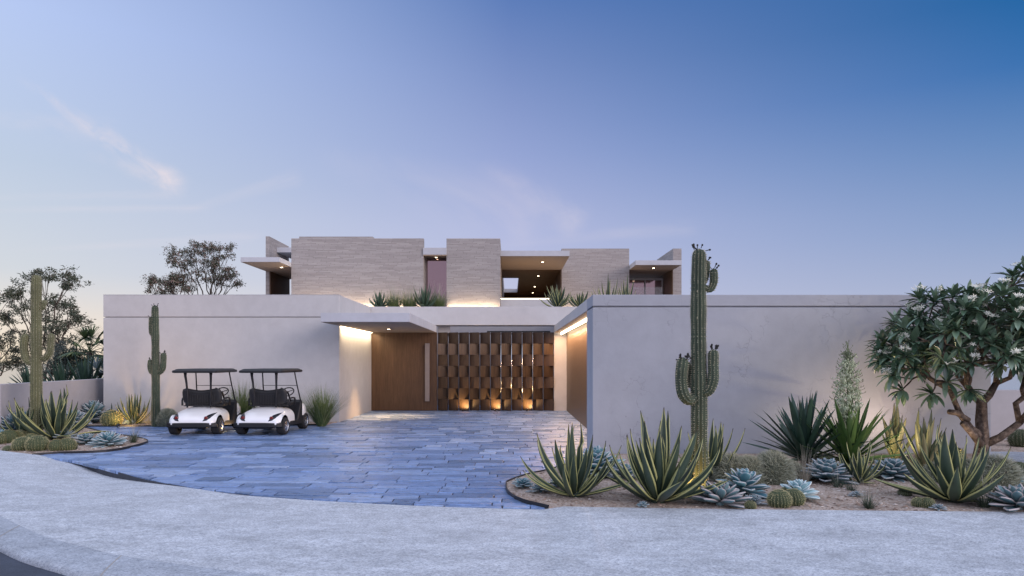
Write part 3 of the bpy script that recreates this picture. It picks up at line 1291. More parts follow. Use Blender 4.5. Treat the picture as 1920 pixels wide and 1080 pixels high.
# breezeway: roof slab with a skylight, timber side, end wall, parapet
m = MB()
m.box(-0.466, 2.775, 32.0, 36.69, 6.925, 7.175)
m.box(-0.466, 2.75, 36.69, 40.3, 6.925, 7.175)
m.box(0.49, 2.75, 40.3, 48.9, 6.925, 7.175)
m.box(-0.466, 2.75, 48.9, 53, 6.925, 7.175)
slab = vpart('breezeway_roof', m, M['slab'])
m = MB()
for (x0, x1, y0, y1) in ((-0.46, 2.77, 32.01, 36.69), (-0.46, 2.745, 36.70, 40.3), (0.495, 2.745, 40.3, 48.9), (-0.46, 2.745, 48.9, 52)):
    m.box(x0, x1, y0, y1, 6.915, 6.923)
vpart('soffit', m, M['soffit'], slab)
m = MB()
for (x0, x1, y0, y1) in ((-0.455, 2.69, 36.8, 40.28), (0.51, 2.69, 40.3, 48.88), (-0.455, 2.69, 48.92, 51.9)):
    m.box(x0, x1, y0, y1, 6.895, 6.912)
vpart('timber_lining', m, M['wood'], slab)
for (x, y) in ((1.6, 33.9), (1.6, 39.2), (1.6, 44.9), (1.6, 48.9)):
    downlight(x, y, 6.915 if y < 36 else 6.89, slab, r=0.06, power=70, spot=120)
lamp('breezeway fill', 'AREA', vl((1.2, 34.3, 4.9)), 26, (1.0, 0.68, 0.38), slab, shape='RECTANGLE', size=2.6, size_y=3, aim=vl((1.2, 34.3, 9)))  # upward fill lamp added to brighten the soffit, no fixture
lamp('breezeway fill', 'AREA', vl((1.2, 45.5, 4.6)), 8, (1.0, 0.68, 0.38), slab, shape='RECTANGLE', size=2.2, size_y=8, aim=vl((1.2, 45.5, 9)))  # second added fill, deeper inside, also without a fixture
m = MB()
m.box(2.70, 2.752, 36.75, 52, 4.1, 6.91)
vpart('timber_lining', m, M['wood_pale'])
m = MB()
m.box(-0.46, 2.70, 52, 52.2, 4.1, 6.92)
vpart('end_wall', m, M['wood'])
m = MB()
m.box(-0.46, 2.4, 31.95, 32.15, 4.1, 4.9)
vpart('balcony_parapet', m, M['stucco'], bevel=0.008)
m = MB()
m.box(-0.45, 2.39, 32.20, 32.24, 4.93, 4.96)
vpart('light_strip', m, M['led'])

# left upper terrace: fin wall, broad canopy, higher slab
m = MB()
m.box(-11.83, -11.65, 33.0, 35.9, 4.1, 8.03)
fin = vpart('fin_wall', m, M['brick'])
m = MB()
m.box(-11.648, -11.60, 33.02, 35.88, 4.1, 6.33)
vpart('timber_lining', m, M['wood'])
m = MB()
m.box(-11.82, -10.115, 29.9, 36.2, 6.345, 6.55)
c2 = vpart('terrace_canopy', m, M['slab'], bevel=0.006)
m = MB()
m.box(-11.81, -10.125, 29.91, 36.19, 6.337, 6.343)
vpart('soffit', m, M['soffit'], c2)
downlight(-10.6, 31.6, 6.337, c2, r=0.06, power=60, spot=120)
m = MB()
m.box(-11.64, -10.12, 34.0, 36.1, 7.42, 7.66)
vpart('upper_slab', m, M['slab'])
# right upper terrace
m = MB()
m.box(8.745, 9.2, 36.7, 40.8, 4.1, 8.05)
vpart('fin_wall', m, M['brick'])
m = MB()
m.box(6.40, 8.76, 34.9, 42, 6.915, 7.15)
c3 = vpart('terrace_canopy', m, M['slab'], bevel=0.006)
m = MB()
m.box(6.41, 8.75, 34.91, 41.99, 6.907, 6.913)
vpart('soffit', m, M['soffit'], c3)
downlight(7.55, 36.0, 6.907, c3, r=0.06, power=70, spot=120)
m = MB()
m.box(8.70, 8.743, 36.72, 38.9, 4.1, 6.905)
vpart('timber_lining', m, M['wood_pale'])
m = MB()
m.box(6.40, 8.72, 38.92, 38.95, 4.1, 6.60)
wr = vpart('terrace_window', m, M['glass'])
m = MB()
m.box(6.40, 8.72, 38.86, 38.915, 6.60, 6.72)
m.box(7.63, 7.70, 38.86, 38.915, 4.1, 6.60)
m.box(8.60, 8.69, 38.86, 38.915, 4.1, 6.60)
vpart('frame', m, M['slab'], wr)
m = MB()
m.box(6.40, 8.0, 36.0, 36.02, 4.1, 5.9)
vpart('glass_balustrade', m, M['clear_glass'])

# ---------------------------------------------------------------- right garden wall with the lit niche
gw = tag(empty('garden_wall', (6.0, 14.6, 0)), 'long cracked white stucco garden wall with a timber lined niche on its left end', 'wall')
VO_keep = VO
VO = Vector((-6.0, -14.6, 0))
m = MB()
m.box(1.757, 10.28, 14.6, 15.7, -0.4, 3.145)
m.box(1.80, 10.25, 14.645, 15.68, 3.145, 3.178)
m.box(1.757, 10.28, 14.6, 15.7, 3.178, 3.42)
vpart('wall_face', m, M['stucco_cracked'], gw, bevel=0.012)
m = MB()
m.box(1.757, 2.9, 15.7, 27.34, 3.16, 3.42)
m.box(2.30, 2.9, 15.7, 27.5, -0.3, 3.16)
vpart('side_wall', m, M['stucco'], gw)
m = MB()
m.box(2.9, 10.28, 15.7, 27.3, 2.9, 3.2)
m.box(9.9, 10.28, 15.7, 27.3, -0.3, 2.9)
vpart('roof', m, M['stucco_grey'], gw)
m = MB()
m.box(1.757, 2.9, 27.5, 27.8, -0.3, 3.16)
vpart('end_pier', m, M['stucco'], gw, bevel=0.006)
m = MB()
m.box(2.262, 2.298, 15.71, 27.49, 0.0, 3.15)
vpart('timber_lining', m, M['wood_pale'], gw)
m = MB()
m.box(1.765, 2.26, 15.71, 27.49, 3.148, 3.157)
vpart('soffit', m, M['soffit'], gw)
m = MB()
m.box(2.02, 2.05, 15.72, 27.44, 3.055, 3.146)
vpart('light_strip', m, M['led'], gw)
lamp('niche wash', 'AREA', vl((2.00, 21.6, 3.04)), 330, (1.0, 0.60, 0.33), gw, shape='RECTANGLE', size=11.2, size_y=0.06, aim=vl((1.75, 21.6, 0)), along=(0, 1, 0))
VO = VO_keep

# ---------------------------------------------------------------- boundary walls
w = MB()
w.hexa([(-13.36, 17.6, -0.5), (-13.36 + .22, 17.6, -0.5), (-13.95, 23.9, -0.5), (-14.17, 23.9, -0.5),
        (-13.36, 17.6, 1.4), (-13.36 + .22, 17.6, 1.4), (-13.95, 23.9, 1.4), (-14.17, 23.9, 1.4)])
w.v = [(p[0] + (17.6 - p[1]) * 0 - 0.0, p[1], p[2]) for p in w.v]
tag(w.build('boundary_wall', M['stucco_grey'], bevel=0.01), 'low plain grey stucco wall behind the left planting bed', 'wall')
w = MB()
w.box(9.0, 26, 17.2, 17.45, -0.4, 1.27)
tag(w.build('boundary_wall', M['stucco_grey'], bevel=0.01), 'low grey stucco wall beyond the stone path at the far right', 'wall')

# ---------------------------------------------------------------- small uplights in the ground


def uplight(loc, label, aim, power, spot=60, color=WARM, group=None, blend=0.5, soft=0.03):
    e = tag(empty('garden_uplight', loc), label, 'lamp', group)
    m = MB()
    m.tube([(0, 0, -0.03), (0, 0, 0.03)], 0.012, 8)
    m.build('stake', M['steel_dark'], e)
    d = (Vector(aim) - Vector(loc)).normalized()
    m = MB()
    a = Vector((0, 0, 0.05))
    m.tube([a - d * 0.05, a - d * 0.045, a + d * 0.04, a + d * 0.045], [0.02, 0.035, 0.038, 0.034], 12)
    m.build('housing', M['steel_dark'], e, smooth=False)
    m = MB()
    m.tube([a + d * 0.0455, a + d * 0.047], 0.030, 12)
    m.build('lens', M['lens'], e)
    p = Vector((0, 0, 0.05)) + d * 0.06
    lamp('uplight beam', 'SPOT', tuple(p), power, color, e, spot_size=radians(spot), spot_blend=blend, shadow_soft_size=soft, aim=tuple(p + d))
    return e


for px in (867, 928, 988):
    x = PX(px, 27.0)
    uplight((x, 27.2, -0.02), {867: 'small spotlight at the foot of the wooden gate, nearest the door', 928: 'small spotlight at the foot of the wooden gate, middle of three',
                               988: 'small spotlight at the foot of the wooden gate, nearest the pale pier'}[px],
            (x + 0.01, 27.46, 0.55), 80, 150, (1.0, 0.64, 0.27), 'spotlights at the foot of the gate', 1.0, 0.01)
# ---------------------------------------------------------------- golf carts
def ztop(y):
    pts = [(-1.19, 0.40), (-1.16, 0.47), (-1.08, 0.53), (-0.90, 0.615), (-0.70, 0.685), (-0.52, 0.722), (-0.38, 0.728), (0.0, 0.715), (0.06, 0.705)]
    if y <= pts[0][0]:
        return pts[0][1]
    for a, b in zip(pts, pts[1:]):
        if a[0] <= y <= b[0]:
            return lerp(a[1], b[1], (y - a[0]) / (b[0] - a[0]))
    return pts[-1][1]


def halfw(y):
    pts = [(-1.19, 0.50), (-1.15, 0.575), (-1.05, 0.615), (-0.8, 0.625), (-0.3, 0.60), (0.06, 0.575)]
    if y <= pts[0][0]:
        return pts[0][1]
    for a, b in zip(pts, pts[1:]):
        if a[0] <= y <= b[0]:
            return lerp(a[1], b[1], (y - a[0]) / (b[0] - a[0]))
    return pts[-1][1]


Z0 = 0.34
NSE = 3.0


def body_z(x, y):
    u = min(1.0, abs(x) / halfw(y))
    return Z0 + (ztop(y) - Z0) * (1 - u ** NSE) ** (1 / NSE)


def rear_y(x, z):
    """y on the rear cowl where the surface reaches height z at x"""
    lo, hi = -1.19, -0.3
    for _ in range(40):
        mid = (lo + hi) / 2
        if abs(x) < halfw(mid) and body_z(x, mid) >= z:
            hi = mid
        else:
            lo = mid
    return (lo + hi) / 2


WY_R, WY_F, WR = -0.80, 0.85, 0.235


def make_cart(label):
    e = tag(empty('golf_cart'), label, 'golf cart', 'golf carts parked before the white wall')
    P = e
    # rear body shell
    m = MB()
    ys = [-1.19, -1.18, -1.165, -1.14, -1.10] + [-1.05 + i * 0.037 for i in range(31)]
    NX = 28
    rows = []
    for y in ys:
        hw = halfw(y)
        row = []
        for k in range(NX + 1):
            a = pi * k / NX
            sx = -cos(a)
            u = abs(sx) ** (2 / NSE) * (1 if sx > 0 else -1)
            zz = Z0 + (ztop(y) - Z0) * (max(0, sin(a)) ** (2 / NSE))
            row.append((u * hw, y, zz))
        # skirt below the shoulder, lifted over the wheel
        d = y - WY_R
        arch = WR + sqrt(max(0, (WR + 0.065) ** 2 - d * d)) if abs(d) < WR + 0.065 else 0.0
        zb = max(0.30, arch)
        zb = min(zb, ztop(y) - 0.02)
        left = [(-hw, y, lerp(Z0, zb, 1.0))]
        right = [(hw, y, zb)]
        row = [(p[0], p[1], max(p[2], zb)) for p in row]
        row = left + row + right
        rows.append([len(m.v) + i for i in range(len(row))])
        m.v += row
    for a, b in zip(rows, rows[1:]):
        for i in range(len(a) - 1):
            m.quad([a[i], a[i + 1], b[i + 1], b[i]])
    m.quad(list(reversed(rows[0])))
    m.quad(rows[-1])
    m.build('rear_body', M['cart_white'], P, smooth=True)
    # dark inner fender and floor pan
    m = MB()
    m.box(-0.48, 0.48, -1.08, -0.6, 0.26, 0.45)
    m.box(-0.48, 0.48, -0.6, 0.06, 0.26, 0.62)
    m.box(-0.56, 0.56, -0.42, 0.86, 0.20, 0.29)
    m.box(-0.30, 0.30, -1.0, 1.0, 0.17, 0.26)
    m.build('chassis', M['cart_black'], P, bevel=0.02)
    # sill trim along both sides
    for s in (-1, 1):
        m = MB()
        x0, x1 = (0.555, 0.605) if s > 0 else (-0.605, -0.555)
        m.hexa([(x0, -0.50, 0.22), (x1, -0.50, 0.22), (x1, 0.58, 0.19), (x0, 0.58, 0.19), (x0, -0.50, 0.34), (x1, -0.50, 0.34), (x1, 0.58, 0.29), (x0, 0.58, 0.29)])
        m.build('sill', M['cart_black'], P, bevel=0.012)
    # bumper
    m = MB()
    pts = []
    for k in range(13):
        t = k / 12
        x = lerp(-0.66, 0.66, t)
        y = -1.235 + 0.14 * abs(2 * t - 1) ** 4
        pts.append((x, y))
    for (x, y) in pts:
        m.v += [(x, y, 0.235), (x, y, 0.345), (x * 0.97, y + 0.09, 0.36), (x * 0.97, y + 0.09, 0.225)]
    for k in range(12):
        for q in range(4):
            q2 = (q + 1) % 4
            m.quad([4 * k + q, 4 * k + q2, 4 * k + 4 + q2, 4 * k + 4 + q])
    m.quad([0, 1, 2, 3])
    m.quad([48 + 3, 48 + 2, 48 + 1, 48])
    m.build('bumper', M['cart_black'], P, bevel=0.012)
    # tail lamps, slanted almonds on the corners
    for s in (-1, 1):
        out = [(0.31, 0.385), (0.335, 0.48), (0.39, 0.54), (0.46, 0.575), (0.525, 0.59), (0.515, 0.53), (0.475, 0.455), (0.41, 0.405)]
        m = MB()
        cx = sum(p[0] for p in out) / len(out)
        cz = sum(p[1] for p in out) / len(out)
        n = len(out)
        ring = []
        for (x, z) in out:
            y = rear_y(x, z)
            ring.append((x * s, y - 0.004, z + 0.006))
        mid = [(lerp(x, cx, .3) * s, rear_y(lerp(x, cx, .3), lerp(z, cz, .3)) - 0.02, lerp(z, cz, .3) + 0.012) for (x, z) in out]
        m.v += ring + mid + [(cx * s, rear_y(cx, cz) - 0.026, cz + 0.014)]
        for k in range(n):
            k2 = (k + 1) % n
            m.quad([k, k2, n + k2, n + k] if s < 0 else [k, n + k, n + k2, k2])
            m.quad([n + k, n + k2, 2 * n] if s < 0 else [n + k, 2 * n, n + k2])
        tl = m.build('tail_lamp', M['tail'], P, smooth=True)
        m = MB()
        x, z = 0.385, 0.475
        y = rear_y(x, z)
        m.tube([(x * s, y + 0.01, z), (x * s, y - 0.038, z + 0.004), (x * s, y - 0.045, z + 0.004)], [0.045, 0.045, 0.032], 14)
        m.build('red_lens', M['tail_red'], tl, smooth=False)
    # front cowl
    m = MB()
    rows = []
    for (y, hw, zt, zb) in ((0.52, 0.50, 0.80, 0.52), (0.60, 0.56, 0.84, 0.40), (0.72, 0.60, 0.82, 0.42), (0.90, 0.60, 0.76, 0.45), (1.05, 0.57, 0.68, 0.36), (1.16, 0.50, 0.56, 0.30), (1.19, 0.42, 0.42, 0.30)):
        row = [(-hw, y, zb), (-hw, y, lerp(zb, zt, .6)), (-hw * .93, y, lerp(zb, zt, .88)), (-hw * .7, y, zt), (0, y, zt + 0.02), (hw * .7, y, zt), (hw * .93, y, lerp(zb, zt, .88)), (hw, y, lerp(zb, zt, .6)), (hw, y, zb)]
        rows.append([len(m.v) + i for i in range(len(row))])
        m.v += row
    for a, b in zip(rows, rows[1:]):
        for i in range(len(a) - 1):
            m.quad([a[i], a[i + 1], b[i + 1], b[i]])
    m.quad(list(reversed(rows[0])))
    m.quad(rows[-1])
    m.build('front_body', M['cart_white'], P, smooth=True)
    # black cabin side/dash shell (what one sees beyond the seat)
    m = MB()
    rows = []
    for (y, hw, zt, zb) in ((0.10, 0.600, 0.30, 0.21), (0.24, 0.604, 0.34, 0.20), (0.40, 0.606, 0.62, 0.20), (0.50, 0.606, 0.80, 0.22), (0.60, 0.60, 0.865, 0.30), (0.70, 0.56, 0.87, 0.42)):
        row = [(-hw, y, zb), (-hw, y, zt - 0.05), (-hw * .96, y, zt), (0, y, zt + 0.01), (hw * .96, y, zt), (hw, y, zt - 0.05), (hw, y, zb)]
        rows.append([len(m.v) + i for i in range(len(row))])
        m.v += row
    for a, b in zip(rows, rows[1:]):
        for i in range(len(a) - 1):
            m.quad([a[i], a[i + 1], b[i + 1], b[i]])
    m.quad(list(reversed(rows[0])))
    m.quad(rows[-1])
    m.build('dashboard', M['cart_black'], P, smooth=False, bevel=0.01)
    # seat and backrest (a wide cushion waved on top), basket frame behind
    m = MB()
    m.box(-0.52, 0.52, -0.30, 0.17, 0.735, 0.84)
    m.build('seat', M['cart_vinyl'], P, bevel=0.04, seg=3)
    m = MB()
    NXB, NZB = 24, 10
    fr = []
    for side in (0, 1):
        g = []
        for j in range(NZB + 1):
            v = j / NZB
            for i in range(NXB + 1):
                u = i / NXB * 2 - 1
                top = 1.205 + 0.022 * abs(u) ** 1.5 * 2 - 0.018 * cos(u * pi)
                hw = 0.535
                ez = (1 - abs(2 * v - 1) ** 5)
                ex = (1 - abs(u) ** 6)
                th = 0.068 * (max(0, ez * ex)) ** 0.4
                z = lerp(0.80, top, v)
                # rounded corners
                cr = 0.16
                xx = u * hw
                dzc = min(z - 0.80, top - z)
                lim = hw if dzc > cr else hw - cr + sqrt(max(0, cr * cr - (cr - dzc) ** 2))
                xx = max(-lim, min(lim, xx))
                yy = -0.36 - 0.10 * v + (th if side else -th)
                g.append(len(m.v))
                m.v.append((xx, yy, z))
        fr.append(g)
    W_ = NXB + 1
    for side in (0, 1):
        g = fr[side]
        for j in range(NZB):
            for i in range(NXB):
                q = [g[j * W_ + i], g[j * W_ + i + 1], g[(j + 1) * W_ + i + 1], g[(j + 1) * W_ + i]]
                m.quad(q if side == 0 else list(reversed(q)))
    m.build('backrest', M['cart_vinyl'], P, smooth=True)
    # ribbed sweater basket on the back of the seat
    m = MB()
    m.box(-0.44, 0.40, -0.575, -0.565, 0.755, 0.78)
    m.box(-0.44, 0.40, -0.585, -0.575, 1.07, 1.085)
    for k in range(19):
        x = -0.43 + k * 0.0455
        m.tube([(x, -0.58, 1.075), (x, -0.58, 0.765)], 0.0055, 6)
    m.build('basket', M['steel_dark'], P)
    # armrests
    for s in (-1, 1):
        m = MB()
        x = 0.565 * s
        m.tube([(x, -0.36, 0.76), (x, -0.36, 0.90), (x, -0.33, 0.955), (x, -0.05, 0.965), (x, 0.08, 0.95), (x, 0.11, 0.90), (x, 0.09, 0.76)], 0.024, 8)
        m.build('armrest', M['cart_black'], P, smooth=True)
    # steering column, wheel
    m = MB()
    m.tube([(0.26, 0.62, 0.80), (0.26, 0.36, 1.10)], 0.025, 8)
    sc = m.build('steering_column', M['cart_black'], P)
    m = MB()
    c = Vector((0.26, 0.35, 1.11))
    ax = Vector((0, -0.65, 0.76)).normalized()
    s1 = Vector((1, 0, 0))
    s2 = ax.cross(s1)
    path = [c + (s1 * cos(a) + s2 * sin(a)) * 0.175 for a in [2 * pi * k / 24 for k in range(25)]]
    m.tube(path, 0.016, 8, caps=False)
    for k in range(3):
        a = 2 * pi * k / 3 + 0.5
        m.tube([c, c + (s1 * cos(a) + s2 * sin(a)) * 0.17], 0.012, 6)
    m.build('steering_wheel', M['cart_black'], sc, smooth=True)
    # roof: rounded tray with raised top
    m = MB()
    pl = []
    for (cx, cy, a0) in ((0.50, 0.62, 0), (-0.50, 0.62, 90), (-0.50, -0.92, 180), (0.50, -0.92, 270)):
        for k in range(6):
            a = radians(a0 + k * 18)
            pl.append((cx + 0.09 * cos(a), cy + 0.09 * sin(a)))
    levels = [(0.965, 1.675), (1.0, 1.685), (1.005, 1.72), (0.985, 1.745), (0.94, 1.752), (0.90, 1.775), (0.84, 1.785)]
    n = len(pl)
    for (s, z) in levels:
        m.v += [(p[0] * s, -0.15 + (p[1] + 0.15) * s, z) for p in pl]
    for j in range(len(levels) - 1):
        for i in range(n):
            i2 = (i + 1) % n
            m.quad([j * n + i, j * n + i2, (j + 1) * n + i2, (j + 1) * n + i])
    m.quad([n - 1 - i for i in range(n)])
    m.quad([(len(levels) - 1) * n + i for i in range(n)])
    m.build('roof', M['cart_black'], P)
    # roof struts
    for s in (-1, 1):
        m = MB()
        x = 0.31 * s
        m.tube([(x, -0.64, 0.72), (x, -0.62, 1.05), (x * 1.05, -0.66, 1.40), (x * 1.1, -0.70, 1.60), (x * 1.1, -0.70, 1.70)], [0.026, 0.026, 0.028, 0.034, 0.045], 10)
        m.build('rear_strut', M['cart_black'], P, smooth=True)
        m = MB()
        m.tube([(0.545 * s, 0.64, 0.80), (0.50 * s, 0.45, 1.30), (0.47 * s, 0.33, 1.69)], 0.019, 8)
        m.build('front_strut', M['cart_black'], P, smooth=True)
    m = MB()
    m.tube([(-0.50, 0.46, 1.29), (0.50, 0.46, 1.29)], 0.009, 6)
    m.build('windscreen_bar', M['steel_dark'], P)
    # wheels
    for (x, y) in ((-0.56, WY_R), (0.56, WY_R), (-0.53, WY_F), (0.53, WY_F)):
        s = 1 if x > 0 else -1
        m = MB()
        m.tube([(x - 0.11 * s, y, WR), (x + 0.075 * s, y, WR)], 0.09, 12)
        wh = m.build('wheel', M['steel_dark'], P)
        m = MB()
        seg = 40
        pr = [(-0.105, 0.13), (-0.11, 0.20), (-0.095, 0.226), (-0.06, 0.235), (0.06, 0.235), (0.095, 0.226), (0.11, 0.20), (0.105, 0.142)]
        for k in range(seg):
            a = 2 * pi * k / seg
            for (u, r) in pr:
                rr = r - (0.008 if (k % 2 and r > 0.224) else 0)
                m.v.append((x + u * s, y + cos(a) * rr, WR + sin(a) * rr))
        npf = len(pr)
        for k in range(seg):
            k2 = (k + 1) % seg
            for q in range(npf - 1):
                f = [k * npf + q, k * npf + q + 1, k2 * npf + q + 1, k2 * npf + q]
                m.quad(f if s < 0 else list(reversed(f)))
        m.build('tyre', M['tyre'], wh)
        m = MB()
        # dish rim with spokes
        pr = [(0.104, 0.146), (0.108, 0.136), (0.085, 0.126)]
        seg = 32
        for k in range(seg):
            a = 2 * pi * k / seg
            for (u, r) in pr:
                m.v.append((x + u * s, y + cos(a) * r, WR + sin(a) * r))
        for k in range(seg):
            k2 = (k + 1) % seg
            for q in range(2):
                m.quad([k * 3 + q, k * 3 + q + 1, k2 * 3 + q + 1, k2 * 3 + q])
        for k in range(7):
            a = 2 * pi * k / 7
            c0 = Vector((x + 0.098 * s, y, WR))
            d = Vector((0, cos(a), sin(a)))
            t = Vector((0, -sin(a), cos(a)))
            p0 = c0 + d * 0.03
            p1 = c0 + d * 0.13
            xo = Vector((0.012 * s, 0, 0))
            m.hexa([p0 - t * .016 - xo, p0 + t * .016 - xo, p1 + t * .024 - xo, p1 - t * .024 - xo, p0 - t * .016 + xo, p0 + t * .016 + xo, p1 + t * .024, p1 - t * .024])
        m.tube([(x + 0.07 * s, y, WR), (x + 0.115 * s, y, WR), (x + 0.12 * s, y, WR)], [0.04, 0.036, 0.02], 14)
        m.build('rim', M['rim'], wh)
    return e


def copy_tree(o, parent=None):
    c = o.copy()
    COL.objects.link(c)
    c.parent = parent
    for ch in list(o.children):
        copy_tree(ch, c)
    return c


cart = make_cart('white golf cart with black roof beside the saguaro, wheel rim lit gold')
cart2 = copy_tree(cart)
cart2['label'] = 'white golf cart with black roof parked nearer the white canopy corner'
cart.location = (-8.57, 19.35, 0.004)
cart.rotation_euler = (0, 0, radians(3.0))
cart2.location = (-6.70, 19.35, 0.004)
cart2.rotation_euler = (0, 0, radians(-2.5))
uplight((-7.66, 19.7, 0.0), 'tiny warm ground light between the two golf carts', (-8.3, 19.2, 0.35), 14, 130, (1.0, 0.62, 0.28))
# ---------------------------------------------------------------- plants
def bez_leaf(m, base, az, e0, e1, L, Wd, prof, cup=0.25, nseg=9, twist=0.0, p=1.0, side=0.0, thick=0.0, mat_i=0, nu=4):
    """one leaf: a curved, channelled strip with UV (u across, v along)"""
    pos = Vector(base)
    pts = []
    a = az
    for i in range(nseg + 1):
        t = i / nseg
        e = e0 + (e1 - e0) * (t ** p)
        a2 = az + side * t * t
        d = Vector((cos(e) * cos(a2), cos(e) * sin(a2), sin(e)))
        pts.append((pos.copy(), d, a2, e))
        pos = pos + d * (L / nseg)
    b0 = len(m.v)
    for i, (q, d, a2, e) in enumerate(pts):
        t = i / nseg
        w = Wd * prof(t)
        tang = Vector((-sin(a2), cos(a2), 0))
        nor = tang.cross(d) * -1.0
        nor = d.cross(tang) * -1.0 if False else tang.cross(d)
        nor = -nor if nor.z < 0 and e < pi / 2 else nor
        if twist:
            r = Matrix.Rotation(twist * t, 3, d)
            tang = r @ tang
            nor = r @ nor
        for k in range(nu + 1):
            u = k / nu
            s = 2 * u - 1
            lift = cup * w * (abs(s) ** 1.7)
            m.v.append(tuple(q + tang * (s * w * 0.5) + nor * lift))
    for i in range(nseg):
        for k in range(nu):
            a = b0 + i * (nu + 1) + k
            v0, v1 = i / nseg, (i + 1) / nseg
            m.quad([a, a + 1, a + nu + 2, a + nu + 1], mat_i, [(k / nu, v0), ((k + 1) / nu, v0), ((k + 1) / nu, v1), (k / nu, v1)])


def prof_agave(t):
    return (0.62 + 0.38 * smooth(t / 0.42)) * (1 - smooth((t - 0.42) / 0.58) ** 1.15) if t > 0.42 else 0.55 + 0.45 * smooth(t / 0.42)


def prof_agave2(t):
    return max(0.0, (0.50 + 0.50 * smooth(t / 0.45)) * (1.0 - max(0, (t - 0.36) / 0.64) ** 1.7))


def prof_sword(t):
    return max(0.0, (0.75 + 0.25 * smooth(t / 0.3)) * (1 - max(0, (t - 0.35) / 0.65) ** 2.2))


def prof_blade(t):
    return max(0.02, 1 - t ** 1.5)


def prof_spoon(t):
    return max(0.0, (0.42 + 0.58 * smooth(t / 0.6)) * (1 - max(0, (t - 0.6) / 0.4) ** 2.4)) if t < 0.999 else 0.05


def prof_oval(t):
    return max(0.03, sin(pi * min(1, t * 0.97 + 0.03)) ** 0.8)


def agave(base, R, H, n, seed, label, group, mats='agave', width=0.13, droop=3, name='agave', cat='agave', spread=1.0):
    r = random.Random(seed)
    m = MB()
    ga = 2.39996
    a0 = r.uniform(0, 6.28)
    for i in range(n):
        t = i / (n - 1)                # 0 outermost, 1 heart
        az = a0 + i * ga + r.uniform(-.15, .15)
        L = lerp(R * 1.22, H * 1.02, t ** 0.7) * r.uniform(0.72, 1.12)
        e0 = radians(lerp(2, 76, t ** 1.25) + r.uniform(-9, 9))
        if spread < 1:
            e0 = radians(lerp(50, 86, t) + r.uniform(-6, 6))
        e1 = radians(lerp(66, 92, t ** 0.6) + r.uniform(-10, 8))
        p = 0.85
        side = r.uniform(-.38, .38)
        if i < droop:
            e0 = radians(r.uniform(4, 14))
            e1 = radians(r.choice((-14, 10, 30, 55)) + r.uniform(-8, 8))
            L = R * r.uniform(1.05, 1.3)
            side = r.uniform(-.5, .5)
        rad = lerp(0.07, 0.015, t) * (R / 0.8)
        b = (cos(az) * rad, sin(az) * rad, lerp(0.015, 0.05, t))
        bez_leaf(m, b, az, e0, e1, L, 1.12 * width * r.uniform(0.8, 1.15), prof_agave2, cup=0.32, nseg=11, twist=r.uniform(-.8, .8), p=p * r.uniform(0.75, 1.5), side=side)
    # stubby core
    m.tube([(0, 0, -0.04), (0, 0, 0.06), (0, 0, 0.14)], [0.08 * R / 0.8, 0.09 * R / 0.8, 0.03], 10)
    o = m.build(name, M[mats], smooth=True, loc=base)
    sol = o.modifiers.new('thick', 'SOLIDIFY')
    sol.thickness = 0.009
    sol.offset = 0
    return tag(o, label, cat, group)


def rosette(base, R, n, seed, label, group, mats='rosette', wide=0.46, flat=0.0, tall=0.5, lay=0.0):
    r = random.Random(seed)
    m = MB()
    ga = 2.39996
    a0 = r.uniform(0, 6.28)
    for i in range(n):
        t = i / (n - 1)
        az = a0 + i * ga + r.uniform(-.12, .12)
        L = lerp(R, R * 0.30, t ** 1.1) * r.uniform(0.85, 1.08)
        e0 = radians(lerp(-6, 72, t ** 1.35) + r.uniform(-5, 5))
        e1 = e0 + radians(lerp(26, 26, t))
        z = 0.03 + tall * R * 0.55 * t ** 0.85
        rad = R * lerp(0.16, 0.02, t)
        b = (cos(az) * rad, sin(az) * rad, z)
        bez_leaf(m, b, az, e0, e1, L, L * wide * r.uniform(0.9, 1.15), prof_spoon, cup=0.22, nseg=8, p=1.6)
    m.tube([(0, 0, -0.04), (0, 0, tall * R * 0.5)], [0.14 * R, 0.08 * R], 8)
    o = m.build('succulent_rosette', M[mats], smooth=True, loc=base)
    o.rotation_euler = (r.uniform(-.12, .12) + lay, r.uniform(-.12, .12), 0)
    sol = o.modifiers.new('thick', 'SOLIDIFY')
    sol.thickness = 0.016 * max(0.5, R / 0.4)
    sol.offset = 0
    return tag(o, label, 'succulent', group)


def yucca(base, R, n, seed, label, group, mats='yucca', wide=0.075, name='yucca', trunk=0.12, low=-8):
    r = random.Random(seed)
    e = tag(empty(name, base), label, 'yucca', group)
    m = MB()
    for i in range(n):
        t = i / (n - 1)
        az = i * 2.39996 + r.uniform(-.2, .2)
        el = radians(lerp(low, 86, t ** 0.85) + r.uniform(-7, 7))
        L = R * lerp(0.95, 1.05, t) * r.uniform(0.85, 1.1)
        bez_leaf(m, (cos(az) * 0.05, sin(az) * 0.05, trunk + 0.12 * t), az, el, el - radians(r.uniform(-3, 12)), L, wide * r.uniform(0.8, 1.15), prof_sword, cup=0.18, nseg=6, twist=r.uniform(-.6, .6), nu=2)
    o = m.build('leaves', M[mats], e, smooth=True)
    m = MB()
    m.tube([(0, 0, -0.05), (0.01, 0, 0.1), (0, 0, trunk + 0.14)], [0.075, 0.07, 0.05], 10)
    m.build('trunk', M['euc_bark'], e, smooth=True)
    return e


def spine_cluster(m, p, n, r, L, w, k=3, mi=0):
    for _ in range(k):
        d = (n + Vector((r.uniform(-.9, .9), r.uniform(-.9, .9), r.uniform(-.9, .9))) * 0.9).normalized()
        s = d.orthogonal().normalized()
        ll = L * r.uniform(0.6, 1.2)
        m.tri(p - s * w, p + s * w, p + d * ll, mi)


